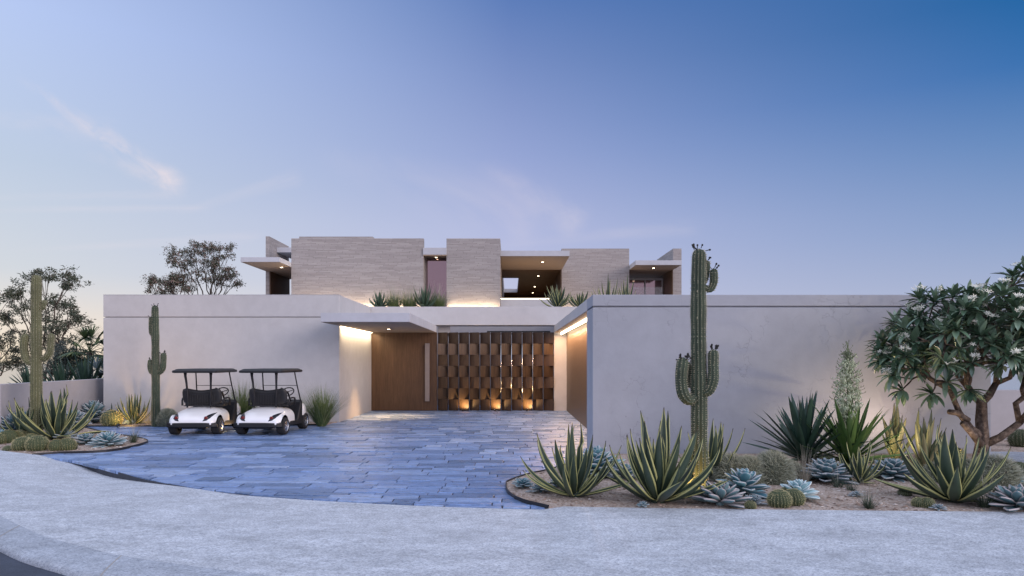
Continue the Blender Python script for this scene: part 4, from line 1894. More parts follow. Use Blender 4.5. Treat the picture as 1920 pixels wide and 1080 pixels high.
def ribbed(m, ms, path, radii, ribs, r, depth=0.30, seg_per=4, spine_step=0.028, spine_L=0.028, spine_w=0.0048, top=True, ck=3, twist=0.0):
    """ribbed column with spines along each rib crest"""
    path = [Vector(p) for p in path]
    n = len(path)
    seg = ribs * seg_per
    t0 = (path[1] - path[0]).normalized()
    nrm = t0.cross(Vector((0, 1, 0))) if abs(t0.y) < .9 else t0.cross(Vector((1, 0, 0)))
    nrm.normalize()
    rings = []
    run = 0.0
    nxt = spine_step * 0.5
    for i in range(n):
        t = (path[min(n - 1, i + 1)] - path[max(0, i - 1)]).normalized()
        nrm = (nrm - t * nrm.dot(t)).normalized()
        bi = t.cross(nrm)
        ring = []
        for k in range(seg):
            a = 2 * pi * k / seg + twist * i
            ph = abs(sin(ribs * (2 * pi * k / seg) / 2))
            R = radii[i] * (1 - depth + depth * (1 - (1 - ph) ** 1.6))
            ring.append(len(m.v))
            m.v.append(tuple(path[i] + (nrm * cos(a) + bi * sin(a)) * R))
        rings.append(ring)
        if i:
            run += (path[i] - path[i - 1]).length
        if run >= nxt and radii[i] > 0.25 * max(radii):
            nxt = run + spine_step
            for q in range(ribs):
                a = 2 * pi * (q + 0.5) / ribs + twist * i
                dr = nrm * cos(a) + bi * sin(a)
                spine_cluster(ms, path[i] + dr * radii[i] * 0.995, dr, r, spine_L, spine_w, ck)
    for i in range(n - 1):
        for k in range(seg):
            k2 = (k + 1) % seg
            m.quad([rings[i][k], rings[i][k2], rings[i + 1][k2], rings[i + 1][k]], 0)
    if top:
        m.quad(rings[-1])


def dense(path, step):
    P = catmull3(path)
    return P


def catmull3(pts, step=0.03):
    P = [Vector(p) for p in pts]
    P = [P[0] * 2 - P[1]] + P + [P[-1] * 2 - P[-2]]
    out = []
    for i in range(1, len(P) - 2):
        n = max(2, int((P[i + 1] - P[i]).length / step))
        for k in range(n):
            t = k / n
            a, b, c, d = P[i - 1], P[i], P[i + 1], P[i + 2]
            out.append(0.5 * ((2 * b) + (c - a) * t + (2 * a - 5 * b + 4 * c - d) * t * t + (3 * b - a - 3 * c + d) * t ** 3))
    out.append(P[-2])
    return out


def dome(path, r0, rmax, taper_top=0.85, base=0.9, buds=None):
    """radii for a column with a rounded tip"""
    L = [0.0]
    for a, b in zip(path, path[1:]):
        L.append(L[-1] + (b - a).length)
    T = L[-1]
    out = []
    for s in L:
        t = s / T
        R = lerp(rmax, rmax * taper_top, t)
        if s < 0.3:
            R *= lerp(r0 / rmax, 1, smooth(s / 0.3))
        e = (T - s)
        if e < rmax:
            R *= sqrt(max(0.0, 1 - ((rmax - e) / rmax) ** 2)) * 0.97 + 0.03
        R *= 1 + (0.03 * sin(s * 5.3 + rmax * 90) + 0.025 * sin(s * 11.7)) * (1 if s > .2 else 0)
        out.append(R)
    return out


def buds(m, tip, direction, R, n, r, L=0.07):
    for k in range(n):
        a = r.uniform(0, 2 * pi)
        el = r.uniform(-0.2, 1.1)
        d = Vector((cos(a) * cos(el), sin(a) * cos(el), sin(el)))
        p0 = Vector(tip) + Vector((d.x * R * 0.85, d.y * R * 0.85, -R * 0.5 + d.z * R * 0.6))
        d2 = (d + Vector((r.uniform(-.3, .3), r.uniform(-.3, .3), r.uniform(-.1, .5)))).normalized()
        l = L * r.uniform(0.6, 1.2)
        m.tube([p0, p0 + d2 * l * 0.6, p0 + d2 * l * 0.72, p0 + d2 * l * 0.95, p0 + d2 * l * 1.08], [0.006, 0.006, 0.014, 0.015, 0.005], 6)


def saguaro(base, trunk, r_trunk, arms, seed, label, skin='cactus', spine='spine', ribs=14, bud_top=8, r0=None):
    r = random.Random(seed)
    e = tag(empty('saguaro', base), label, 'saguaro cactus', 'saguaro cacti')
    mats = [M[skin], M[spine], M['bud']]

    def limb(name, pts, R, base_r, taper, nr, nb):
        P = catmull3(pts)
        m, ms, mbud = MB(), MB(), MB()
        ribbed(m, ms, P, dome(P, base_r, R, taper), nr, r)
        if nb:
            buds(mbud, P[-1], None, R * 0.88, nb, r)
        m.add(ms, None, 1)
        m.add(mbud, None, 2)
        m.build(name, mats, e, smooth=True)
    limb('trunk', trunk, r_trunk, r0 or r_trunk * 0.9, 0.82, ribs, bud_top)
    for (pts, ra, nb) in arms:
        limb('arm', pts, ra, ra * 0.75, 0.92, 10, nb)
    return e


def barrel(base, R, seed, label, group, heads=1, skin='barrel', spine='barrel_spine', squash=0.92, ribs=22, big=1.0):
    r = random.Random(seed)
    e = tag(empty('barrel_cactus', base), label, 'barrel cactus', group)
    m, ms = MB(), MB()
    n = 16
    path, rad = [], []
    for i in range(n + 1):
        a = -pi / 2 * 0.72 + (pi / 2 * 0.72 + pi / 2 * 0.97) * i / n
        path.append((0, 0, R * squash * (sin(a) + 0.75)))
        rad.append(max(0.012 * R, R * cos(a)))
    ribbed(m, ms, path, rad, ribs, r, depth=0.13, seg_per=4, spine_step=R * 0.105, spine_L=R * 0.20, spine_w=max(0.0022, R * 0.016), ck=5)
    # woolly crown of spines
    for _ in range(60):
        a = r.uniform(0, 2 * pi)
        rr = R * 0.3 * sqrt(r.random())
        p = Vector((cos(a) * rr, sin(a) * rr, R * squash * 1.72))
        spine_cluster(ms, p, Vector((cos(a) * .4, sin(a) * .4, 1)), r, R * 0.14, R * 0.012, 1)
    m.add(ms, None, 1)
    m.build('body', [M[skin], M[spine]], e, smooth=True)
    e.rotation_euler = (r.uniform(-.15, .15), r.uniform(-.15, .15), r.uniform(0, 6))
    return e


def cushion(base, R, seed, label, group, n=2800, sq=1.15, mat_='fuzz', L=0.28):
    """spiny rounded cushion plant"""
    r = random.Random(seed)
    e = tag(empty('spiny_cushion', base), label, 'cactus', group)
    core = MB()
    N1, N2 = 10, 18
    for j in range(N1 + 1):
        a = -0.4 + (pi / 2 + 0.4) * j / N1
        for k in range(N2):
            b = 2 * pi * k / N2
            core.v.append((R * .86 * cos(a) * cos(b), R * .86 * cos(a) * sin(b), R * .86 * sq * (sin(a) + .35)))
    for j in range(N1):
        for k in range(N2):
            k2 = (k + 1) % N2
            core.quad([j * N2 + k, j * N2 + k2, (j + 1) * N2 + k2, (j + 1) * N2 + k])
    m = MB()
    for i in range(n):
        z = r.uniform(-0.35, 1)
        a = r.uniform(0, 2 * pi)
        q = sqrt(max(0, 1 - z * z))
        d = Vector((q * cos(a), q * sin(a), z))
        p = Vector((d.x * R * .84, d.y * R * .84, R * .84 * sq * (d.z + .35 / .86)))
        dd = (d + Vector((r.uniform(-1, 1), r.uniform(-1, 1), r.uniform(-.6, 1))) * 0.75).normalized()
        s = dd.orthogonal().normalized()
        w = R * 0.016
        ll = R * L * r.uniform(0.6, 1.15)
        i0 = len(m.v)
        m.v += [tuple(p - s * w), tuple(p + s * w), tuple(p + dd * ll)]
        m.quad([i0, i0 + 1, i0 + 2], 0, [(0, 0), (1, 0), (.5, 1)])
    core.add(m, None, 1)
    core.build('body', [M['fuzz_core'], M[mat_]], e, smooth=True)
    return e


def grass(base, H, n, spread, seed, label, group, mats='grass', w=0.012, stems=0, stem_H=1.4, name='ornamental_grass', core_r=0.1, bend=60):
    r = random.Random(seed)
    m = MB()
    for i in range(n):
        az = r.uniform(0, 2 * pi)
        q = sqrt(r.random())
        e0 = radians(lerp(90, 90 - spread, q ** 1.2) + r.uniform(-4, 4))
        L = H * r.uniform(0.65, 1.1)
        bnd = radians(bend) * q * r.uniform(0.3, 1.2)
        rad = core_r * sqrt(r.random())
        a2 = az + r.uniform(-1.2, 1.2)
        bez_leaf(m, (cos(a2) * rad, sin(a2) * rad, 0), az, e0, e0 - bnd, L, w * r.uniform(.7, 1.2), prof_blade, cup=0.1, nseg=5, nu=1, p=1.5)
    for i in range(stems):
        az = r.uniform(0, 2 * pi)
        e0 = radians(r.uniform(42, 88))
        L = H * stem_H * r.uniform(0.7, 1.1)
        bez_leaf(m, (0, 0, 0), az, e0, e0 - radians(r.uniform(0, 18)), L, w * 0.55, lambda t: 1 - .5 * t, cup=0.0, nseg=5, nu=1, mat_i=1)
    o = m.build(name, [M[mats], M['straw']], smooth=True, loc=base)
    return tag(o, label, 'grass clump', group)


# ---------------------------------------------------------------- branching by clustering tip targets
def kmeans(pts, k, r, it=8):
    cs = r.sample(pts, k)
    for _ in range(it):
        grp = [[] for _ in cs]
        for p in pts:
            j = min(range(len(cs)), key=lambda q: (p - cs[q]).length_squared)
            grp[j].append(p)
        grp = [g for g in grp if g]
        cs = [sum(g, Vector()) / len(g) for g in grp]
    return grp


def branch(m, start, sdir, tips, r, r_tip, power, out, frac=0.42, wig=0.08, seg=6, up=0.25, depth=0):
    """grow tubes from start towards the clustered tips; OUT collects (tip, direction)"""
    n = len(tips)
    rad0 = r_tip * n ** power
    if n == 1:
        tip = tips[0]
        mid = (start + tip) / 2 + Vector((r.uniform(-1, 1), r.uniform(-1, 1), r.uniform(-1, .2))) * wig * (tip - start).length
        P = [start, start.lerp(mid, .6), mid.lerp(tip, .5), tip]
        m.tube(P, [rad0, rad0, rad0 * .9, rad0 * 0.75], seg, caps=False)
        out.append((tip, (P[3] - P[2]).normalized()))
        return
    k = 2 if n < 6 else r.choice((2, 2, 3))
    groups = kmeans(tips, k, r)
    for g in groups:
        c = sum(g, Vector()) / len(g)
        d = c - start
        node = start + d * frac * r.uniform(0.85, 1.15) + Vector((r.uniform(-1, 1), r.uniform(-1, 1), r.uniform(-1, 1) - up * 0)) * wig * d.length
        rg_ = r_tip * len(g) ** power
        mid = (start + node) / 2 + Vector((r.uniform(-1, 1), r.uniform(-1, 1), r.uniform(-1, 1))) * wig * 0.7 * d.length
        if len(g) == 1:
            branch(m, start, None, g, r, r_tip, power, out, frac, wig, seg, up, depth + 1)
        else:
            m.tube([start, mid, node], [rg_ * 1.12, rg_ * 1.0, rg_ * 0.97], seg + (3 if depth < 2 else 0), caps=True)
            branch(m, node, None, g, r, r_tip, power, out, frac, wig, seg, up, depth + 1)
# ---------------------------------------------------------------- what grows where
def B(px, py, z=BED_Z):
    x, y = G(px, py, z)
    return (x, y, z)


ZG = BED_Z - 0.01
AG = 'variegated agaves in the gravel beds'
RO = 'blue succulent rosettes in the gravel beds'
BA = 'barrel cacti in the gravel beds'
CU = 'spiny cushions in the right bed'
GR = 'grass clumps along the white wall'
TU = 'small grass tufts in the gravel beds'

# ---- right bed, saguaro
bx, by, _ = B(1311, 925)
saguaro((bx, by, ZG),
        [(0, 0, -0.1), (0.0, 0, 0.5), (0.0, 0, 1.5), (-0.01, 0, 2.4), (-0.01, 0, 3.1), (0.0, 0, 3.66)], 0.128,
        [([(-0.06, -0.03, 1.45), (-0.17, -0.05, 1.40), (-0.26, -0.06, 1.52), (-0.285, -0.06, 1.75), (-0.25, -0.05, 2.04)], 0.093, 12),
         ([(0.05, -0.06, 1.50), (0.13, -0.09, 1.55), (0.18, -0.09, 1.72), (0.185, -0.08, 1.95), (0.19, -0.07, 2.16)], 0.085, 8),
         ([(-0.05, 0.07, 1.60), (-0.13, 0.10, 1.64), (-0.15, 0.10, 1.78), (-0.14, 0.10, 1.98)], 0.058, 6),
         ([(0.08, 0.0, 3.08), (0.165, 0.0, 3.05), (0.215, 0.0, 3.16), (0.215, 0.0, 3.37)], 0.062, 4),
         ([(0.08, 0.03, 3.15), (0.12, 0.05, 3.25), (0.13, 0.05, 3.4), (0.125, 0.05, 3.50)], 0.05, 4)],
        5, 'tallest saguaro, dark green with curved arms, before the cracked garden wall', ribs=13, bud_top=9)
# ---- left saguaros
bx, by, _ = B(68, 822)
saguaro((bx, by, ZG),
        [(0, 0, -0.1), (0, 0, 0.5), (0.0, 0, 1.6), (0, 0, 3.0), (0.0, 0, 3.8), (0.01, 0, 4.19)], 0.138,
        [([(-0.05, 0, 1.95), (-0.18, -0.02, 1.96), (-0.27, -0.02, 2.12), (-0.30, -0.02, 2.4), (-0.24, -0.02, 2.68)], 0.098, 0),
         ([(0.06, 0.02, 2.04), (0.22, 0.03, 2.06), (0.33, 0.02, 2.22), (0.36, 0.02, 2.45), (0.37, 0.02, 2.70)], 0.085, 0),
         ([(0.08, 0.02, 3.30), (0.15, 0.03, 3.36), (0.175, 0.03, 3.46), (0.18, 0.03, 3.55)], 0.075, 0)],
        6, 'olive saguaro with two raised arms, rising from the left bed before the gum trees', skin='cactus_far', spine='spine', ribs=13, bud_top=0)
bx, by, _ = B(292, 798)
saguaro((bx, by, ZG),
        [(0, 0, -0.1), (0, 0, 0.5), (0.0, 0, 1.6), (-0.01, 0, 2.6), (-0.02, 0, 3.3), (-0.02, 0, 3.69)], 0.125,
        [([(-0.05, 0, 1.60), (-0.13, -0.02, 1.64), (-0.165, -0.02, 1.78), (-0.16, -0.02, 2.04)], 0.072, 5),
         ([(0.05, 0, 1.60), (0.15, 0, 1.66), (0.22, 0, 1.82), (0.24, 0, 2.24)], 0.095, 10),
         ([(-0.07, 0, 2.76), (-0.14, 0, 2.82), (-0.155, 0, 2.95), (-0.15, 0, 3.34)], 0.058, 5)],
        7, 'slim saguaro with buds against the left white wall beside a golf cart', skin='cactus', spine='spine', ribs=12, bud_top=6)

# ---- agaves, right bed
agave((*G(1077, 934), ZG), 0.82, 1.0, 28, 21, 'variegated agave at the rounded tip of the right bed', AG, width=0.105, droop=4)
agave((*G(1233, 945), ZG), 0.92, 1.17, 34, 22, 'large variegated agave at the foot of the tall saguaro, left of its trunk', AG, width=0.145, droop=4)
agave((*G(1332, 900), ZG), 0.62, 1.02, 20, 23, 'variegated agave half hidden behind the trunk of the tall saguaro', AG, width=0.11, droop=2)
agave((*G(1613, 908), ZG), 0.42, 0.66, 18, 24, 'small variegated agave below the flowering yucca', AG, width=0.075, droop=2)
agave((*G(1788, 944), ZG), 0.86, 0.95, 32, 25, 'large variegated agave in front of the frangipani trunk', AG, width=0.145, droop=5)
agave((*G(1678, 868), ZG), 0.5, 1.15, 13, 26, 'upright golden agave lit from below beside the flowering yucca', AG, mats='agave_gold', width=0.15, droop=0, spread=0.5)
agave((*G(1735, 880), ZG), 0.62, 1.15, 13, 27, 'upright golden agave with splayed leaves left of the frangipani', AG, mats='agave_gold', width=0.12, droop=0, spread=0.6)
# ---- agaves, left bed
agave((*G(106, 826), ZG), 1.05, 1.22, 32, 28, 'large variegated agave in front of the left saguaro', AG, width=0.17, droop=4)
agave((*G(46, 823), ZG), 0.70, 0.95, 22, 29, 'variegated agave leaning out left behind the big agave of the left bed', AG, width=0.12, droop=3)
agave((*G(252, 796), ZG), 0.62, 0.92, 30, 31, 'variegated agave lit from below against the left white wall', AG, width=0.085, droop=2)
agave((*G(206, 793), ZG), 0.34, 0.52, 18, 32, 'small dark agave by the left corner of the villa', AG, mats='agave_green', width=0.06, droop=0)

# ---- yuccas
yx, yy = G(1508, 878)
yucca((yx, yy, ZG), 1.14, 62, 41, 'dark green yucca without flowers before the garden wall', 'yuccas in the right bed', wide=0.115)
yx, yy = G(1592, 884)
yf = yucca((yx, yy, ZG), 1.08, 66, 42, 'yucca with a tall spike of cream bell flowers', 'yuccas in the right bed', mats='yucca_lime', wide=0.10)
m = MB()
m.tube([(0, 0, 0.2), (-0.02, 0, 1.2), (-0.03, 0, 2.32)], [0.025, 0.02, 0.006], 8)
st = m.build('flower_stalk', M['stalk'], yf, smooth=True)
m = MB()
mt = MB()
rr = random.Random(43)
clus = []
for i in range(58):
    t = (i + rr.random()) / 58
    a = i * 2.39996 + rr.uniform(-.3, .3)
    w = 0.15 * min(1, 0.55 + t * 3) * (1 - max(0, t - 0.55) / 0.45 * 0.8)
    clus.append((t, Vector((-0.02 + cos(a) * w, sin(a) * w, 0.98 + 1.18 * t))))
for i in range(58 * 17):
    t, cc = clus[i % 58]
    c = cc + Vector((rr.gauss(0, .038), rr.gauss(0, .038), rr.gauss(0, .035)))
    s = rr.uniform(0.9, 1.35) * (1 - 0.35 * t)
    tilt = Vector((rr.uniform(-.5, .5), rr.uniform(-.5, .5), -1)).normalized()
    tgt = mt if t > 0.93 else m
    for k in range(5):
        b = 2 * pi * k / 5
        o1 = tilt.orthogonal().normalized()
        o2 = tilt.cross(o1)
        d = o1 * cos(b) + o2 * sin(b)
        d2 = o1 * cos(b + .8) + o2 * sin(b + .8)
        p0 = c
        p1 = c + (tilt * 0.022 + d * 0.017) * s
        p2 = c + (tilt * 0.055 + (d + d2) * 0.011) * s
        p3 = c + (tilt * 0.022 + d2 * 0.017) * s
        i0 = len(tgt.v)
        tgt.v += [tuple(p0), tuple(p1), tuple(p2), tuple(p3)]
        tgt.quad([i0, i0 + 1, i0 + 2, i0 + 3], 0, [(0.3, 0), (.3, .5), (.5, .9), (.7, .5)])
m.build('flowers', M['petal'], st)
for i in range(90):
    t = rr.random()
    z = 1.1 + 1.2 * t
    w = (0.30 * (1 - t) ** 0.6 + 0.02)
    a = rr.uniform(0, 2 * pi)
    p0 = Vector((-0.02, 0, z - 0.06))
    p1 = Vector((-0.02 + cos(a) * w, sin(a) * w, z + 0.05))
    mt.tube([p0, p1], [0.004, 0.003], 4)
    mt.tube([p1, p1 + Vector((cos(a) * .01, sin(a) * .01, 0.03))], [0.008, 0.002], 5)
mt.build('flower_twigs', M['stalk'], st)

# ---- rosettes: (px, py base, radius m, leaves, material, label)
for i, (px, py, R, n, mt_, lab, kw) in enumerate((
        (980, 917, 0.20, 34, 'rosette', 'blue succulent rosette at the very tip of the right bed', {}),
        (1014, 926, 0.20, 30, 'rosette_deep', 'dusty succulent rosette tucked under the left side of the tip agave', {}),
        (1043, 915, 0.17, 26, 'rosette', 'blue succulent rosette half hidden behind the tip agave', {}),
        (1118, 893, 0.52, 64, 'rosette', 'big tall aqua succulent rosette between the two front agaves', {'tall': 1.1}),
        (1168, 900, 0.36, 40, 'rosette_deep', 'dusty succulent rosette behind the large agave left of the saguaro', {}),
        (1206, 955, 0.085, 24, 'rosette', 'tiny aqua succulent rosette at the pavement edge below the large agave', {'tall': 0.8}),
        (1392, 930, 0.42, 34, 'rosette', 'big aqua succulent rosette right of the tall saguaro', {'tall': 1.0, 'wide': 0.56}),
        (1350, 950, 0.44, 48, 'rosette_purple', 'mauve pink tipped succulent rosette at the pavement edge right of the saguaro', {'wide': 0.36}),
        (1412, 950, 0.18, 40, 'rosette_deep', 'small dusty blue succulent rosette behind the smallest barrel cactus', {'wide': 0.3}),
        (1498, 940, 0.33, 26, 'rosette_pale', 'pale aqua succulent rosette behind the twin barrel cacti', {'tall': 0.9, 'wide': 0.55}),
        (1550, 906, 0.44, 62, 'rosette_deep', 'dusty lilac succulent rosette at the foot of the dark yucca', {'tall': 0.9, 'wide': 0.5}),
        (1672, 900, 0.42, 46, 'rosette_deep', 'succulent rosette lit yellow under the golden agave', {'tall': 0.8, 'wide': 0.5}),
        (1606, 935, 0.105, 30, 'rosette_deep', 'tiny blue succulent rosette alone on the open gravel', {'wide': 0.34}),
        (1760, 961, 0.11, 30, 'rosette_deep', 'tiny succulent rosette at the pavement edge below the frangipani agave', {'wide': 0.3}),
        (1908, 958, 0.46, 44, 'rosette_purple', 'large lilac edged rosette at the right end of the bed by the pavement', {'wide': 0.36}),
        (1905, 922, 0.34, 36, 'rosette', 'blue rosette behind the large lilac edged one at the right end', {}),
        (1636, 893, 0.22, 30, 'rosette', 'blue succulent rosette behind the small agave below the flowering yucca', {}),
        # left bed
        (203, 838, 0.42, 60, 'rosette', 'wide aqua succulent rosette at the front of the left bed beside the tuft', {'wide': 0.34, 'tall': 0.75}),
        (160, 834, 0.36, 46, 'rosette_deep', 'dusty succulent rosette between the big left agave and the aqua one', {'wide': 0.34}),
        (122, 826, 0.34, 40, 'rosette_deep', 'dusty succulent rosette under the big agave behind the twin barrels', {'wide': 0.36}),
        (22, 821, 0.50, 64, 'rosette_deep', 'dusty blue rosette behind the left barrel cacti near the frame edge', {'wide': 0.34, 'tall': 1.7}),
        (52, 817, 0.46, 64, 'rosette', 'blue rosette left of the saguaro below the grey wall', {'wide': 0.34, 'tall': 1.9}),
        (2, 829, 0.42, 46, 'rosette', 'blue rosette cut by the left frame edge', {'wide': 0.36}),
        (140, 803, 0.5, 60, 'rosette_deep', 'grey blue rosette behind the big agave on its right', {'wide': 0.34, 'tall': 1.3}),
        (176, 794, 0.60, 70, 'rosette_deep', 'tall dark blue rosette by the left corner of the villa', {'wide': 0.36, 'tall': 1.6}),
        (240, 797, 0.20, 34, 'rosette_pale', 'small pale rosette lit between golden ball and wall agave', {'wide': 0.36}),
        (62, 824, 0.26, 36, 'rosette_deep', 'small dusty rosette behind the twin barrel cacti of the left bed', {'wide': 0.34}))):
    rosette((*G(px, py), ZG), R, n, 60 + i, lab, RO, mt_, **kw)

# ---- barrels
for i, (px, py, rp, lab, kw) in enumerate((
        (1462, 953, 21, 'left one of the twin barrel cacti at the pavement edge', {}),
        (1489, 950, 20, 'right one of the twin barrel cacti at the pavement edge', {}),
        (1479, 938, 16, 'barrel cactus peeping up behind the twin barrels', {}),
        (1407, 957, 10.5, 'smallest barrel cactus beside the mauve rosette', {}),
        (1696, 932, 12, 'flat dark barrel cactus on the open gravel left of the agave', {'spine': 'spine_dark', 'squash': 0.7}),
        (1722, 953, 12, 'small barrel cactus near the pavement, left of its twin', {}),
        (1741, 955, 13, 'small barrel cactus near the pavement below the large right agave', {}),
        (1909, 896, 18, 'dark round cactus at the right frame edge on the near side of the path', {'spine': 'spine_dark'}),
        (1914, 838, 20, 'dark round cactus at the right frame edge beyond the path', {'spine': 'spine_dark'}),
        (1752, 874, 24, 'golden spined barrel cactus under the frangipani', {}),
        (1785, 872, 22, 'golden spined barrel cactus touching the frangipani trunk', {}),
        (211, 799, 18, 'golden ball cactus lit bright by a ground light', {}),
        (17, 832, 16, 'barrel cactus at the left frame edge, upper of two', {}),
        (30, 830, 13, 'barrel cactus just right of the frame edge one', {}),
        (44, 846, 16.5, 'left one of the twin barrel cacti in the left bed', {}),
        (70, 847, 18.5, 'right one of the twin barrel cacti in the left bed', {}),
        (58, 838, 15, 'barrel cactus behind the twin barrels of the left bed', {}),
        (106, 847, 14, 'left one of the small barrel pair under the big left agave', {}),
        (127, 846, 15, 'right one of the small barrel pair under the big left agave', {}),
        (15, 847, 8.5, 'tiny barrel cactus at the pavement edge far left', {'spine': 'spine_dark', 'squash': 0.75}),
        (38, 828, 13, 'barrel cactus in front of the blue rosettes at left', {}),
        (54, 827, 11, 'small barrel cactus right beside the left saguaro foot', {}),
        (-2, 834, 13, 'barrel cactus cut by the left frame edge', {}))):
    x, y = G(px, py)
    barrel((x, y, ZG - 0.01), rp * y / F, 200 + i, lab, BA, **kw)

# ---- spiny cushions
for i, (px, py, rp, lab, kw) in enumerate((
        (1368, 905, 32, 'spiny grey cushion nearest the tall saguaro', {}),
        (1404, 908, 31, 'spiny grey cushion, middle of the row behind the aqua rosette', {}),
        (1449, 907, 36, 'largest spiny grey cushion, left of the dark yucca', {}),
        (1484, 902, 22, 'small spiny cushion at the foot of the dark yucca', {}),
        (1866, 920, 40, 'big spiny cushion right of the frangipani trunk', {}),
        (1822, 905, 26, 'spiny cushion behind the large right agave', {}),
        (1755, 905, 22, 'spiny cushion between the golden agave and the frangipani', {}))):
    x, y = G(px, py)
    cushion((x, y, ZG), 1.12 * rp * y / F, 300 + i, lab, CU, **kw)
x, y = G(314, 799)
cushion((x, y, ZG), 0.36, 310, 'round olive bush between the slim saguaro and the golf cart', None, n=2200, L=0.22)

# ---- grasses
for (px, py, H, n, sp, lab, seed) in ((456, 801, 1.42, 620, 30, 'fountain grass clump between the two golf carts', 1), (603, 800, 1.32, 760, 44, 'fountain grass clump right of the golf carts by the white wall', 2)):
    x, y = G(px, py)
    grass((x, y, ZG), H, n, sp, seed, lab, GR, w=0.014, stems=14, stem_H=0.95, core_r=0.13, bend=42)
for (px, py, H, n, sp, lab, seed, stems) in (
        (1629, 957, 0.26, 110, 55, 'dark grass tuft with pale stems on the front gravel', 3, 22),
        (1571, 917, 0.20, 70, 50, 'small grass tuft below the dusty lilac rosette', 4, 6),
        (1597, 923, 0.18, 60, 50, 'small grass tuft above the tiny blue rosette', 5, 3),
        (1846, 955, 0.28, 120, 50, 'dark grass tuft at the foot of the large right agave', 6, 26),
        (250, 832, 0.36, 150, 50, 'dark grass tuft with thin stems at the tip of the left bed', 7, 20),
        (140, 845, 0.28, 60, 45, 'thin grass tuft beside the small barrel pair', 8, 12),
        (86, 828, 0.26, 90, 45, 'grass tuft left of the big left agave', 9, 4),
        (972, 905, 0.10, 50, 50, 'tiny grass tuft at the steel edging of the right bed', 10, 0)):
    x, y = G(px, py)
    grass((x, y, ZG), H, n, sp, seed, lab, TU, mats='tuft', w=0.008, stems=stems, stem_H=2.1, core_r=0.05, bend=35, name='grass_tuft')
x, y = G(1508, 910)
grass((x, y, ZG), 0.62, 60, 42, 11, 'pale dry grass fountain in front of the dark yucca', TU, mats='straw', w=0.006, stems=30, stem_H=1.05, core_r=0.05, bend=10, name='grass_tuft')
x, y = G(280, 797)
grass((x, y, ZG), 0.75, 110, 60, 12, 'thin wispy grass behind the slim saguaro', TU, mats='straw', w=0.005, stems=20, stem_H=1.0, core_r=0.1, bend=20, name='grass_tuft')

# ---- uplights in the beds
uplight((*G(221, 802.5), 0.03), 'ground light beside the golden ball cactus', (G(221, 802.5)[0] + 0.05, G(221, 802.5)[1] + 0.5, 0.42), 70, 160, (1.0, 0.58, 0.20), soft=0.09, blend=1.0)
x, y = G(1301, 934)
uplight((x - 0.0, y - 0.22, 0.03), 'ground light at the foot of the tall saguaro', (x + 0.08, y + 0.15, 0.40), 26, 110, (1.0, 0.58, 0.20), soft=0.02)
x, y = G(1657, 882)
uplight((x, y - .1, 0.03), 'ground light between the small agave and the golden agave', (x + 0.22, y + 0.7, 1.0), 60, 130, (1.0, 0.80, 0.45), soft=0.02)
x, y = G(1795, 882)
uplight((x, y, 0.03), 'ground light under the frangipani', (x + 0.2, y + 1.0, 1.5), 35, 130, (1.0, 0.74, 0.50), soft=0.03)

for px, lab in ((1700, 'wall washing ground light behind the golden agaves'), (1560, 'wall washing ground light behind the flowering yucca')):
    x = PX(px, 13.5)
    uplight((x, 13.5, 0.03), lab, (x - 0.2, 14.6, 2.0), 120 if px == 1700 else 30, 130, (1.0, 0.72, 0.55), 'wall washing lights in the right bed', soft=0.06, blend=1.0)
# ---- frangipani
r = random.Random(77)
fx, fy = G(1838, 872)
fr = tag(empty('frangipani', (fx, fy, ZG)), 'gnarled frangipani tree with white blossoms before the right wall', 'tree')
S = fy / F
fork = Vector((0.02, 0, 0.62))
limb_starts = []
mtrunk = MB()
mtrunk.tube([(0, 0, -0.1), (0.0, 0, 0.06), (0.02, 0, 0.30), (0.04, 0, 0.55), (0.02, 0.0, 0.85), (0.03, 0.0, 1.12), (0.02, 0, 1.28)], [0.18, 0.145, 0.12, 0.108, 0.098, 0.094, 0.09], 14, wob=0.06, rnd=r)
tipsets = []


def shell(n, cx, cz, rx, ry, rz, zmin, xr, seed, cy=0.0, thick=0.5):
    q = random.Random(seed)
    o = []
    while len(o) < n:
        d = Vector((q.gauss(0, 1), q.gauss(0, 1), q.gauss(0, 1))).normalized()
        s = (thick + (1 - thick) * q.random()) ** 0.6
        d = d / (abs(d.x) ** 3 + abs(d.y) ** 3 + abs(d.z) ** 3) ** (1 / 3)
        p = Vector((cx + d.x * rx * s, cy + d.y * ry * s, cz + d.z * rz * s))
        if p.z < zmin or not (xr[0] < p.x < xr[1]):
            continue
        if fy + p.y > 14.15 and p.z < 3.7:
            continue
        if all((p - t).length > 0.21 for t in o) or q.random() < 0.02:
            o.append(p)
    return o


alltips = shell(205, 0.10, 2.0, 2.0, 1.5, 1.36, 1.86, (-2.4, 2.6), 5, cy=-0.25, thick=0.3)
alltips += [Vector((-1.88, -.3, 1.72)), Vector((-1.75, .1, 2.0)), Vector((-1.65, -.2, 1.42)), Vector((-1.2, -.4, 1.36)), Vector((0.55, -.1, 3.62)), Vector((0.72, .1, 3.45)), Vector((0.5, .2, 3.3)),
            Vector((0.75, -.2, 3.7)), Vector((-0.75, -.8, 1.42)), Vector((1.1, -.5, 3.2)), Vector((-1.0, -.6, 1.6))]
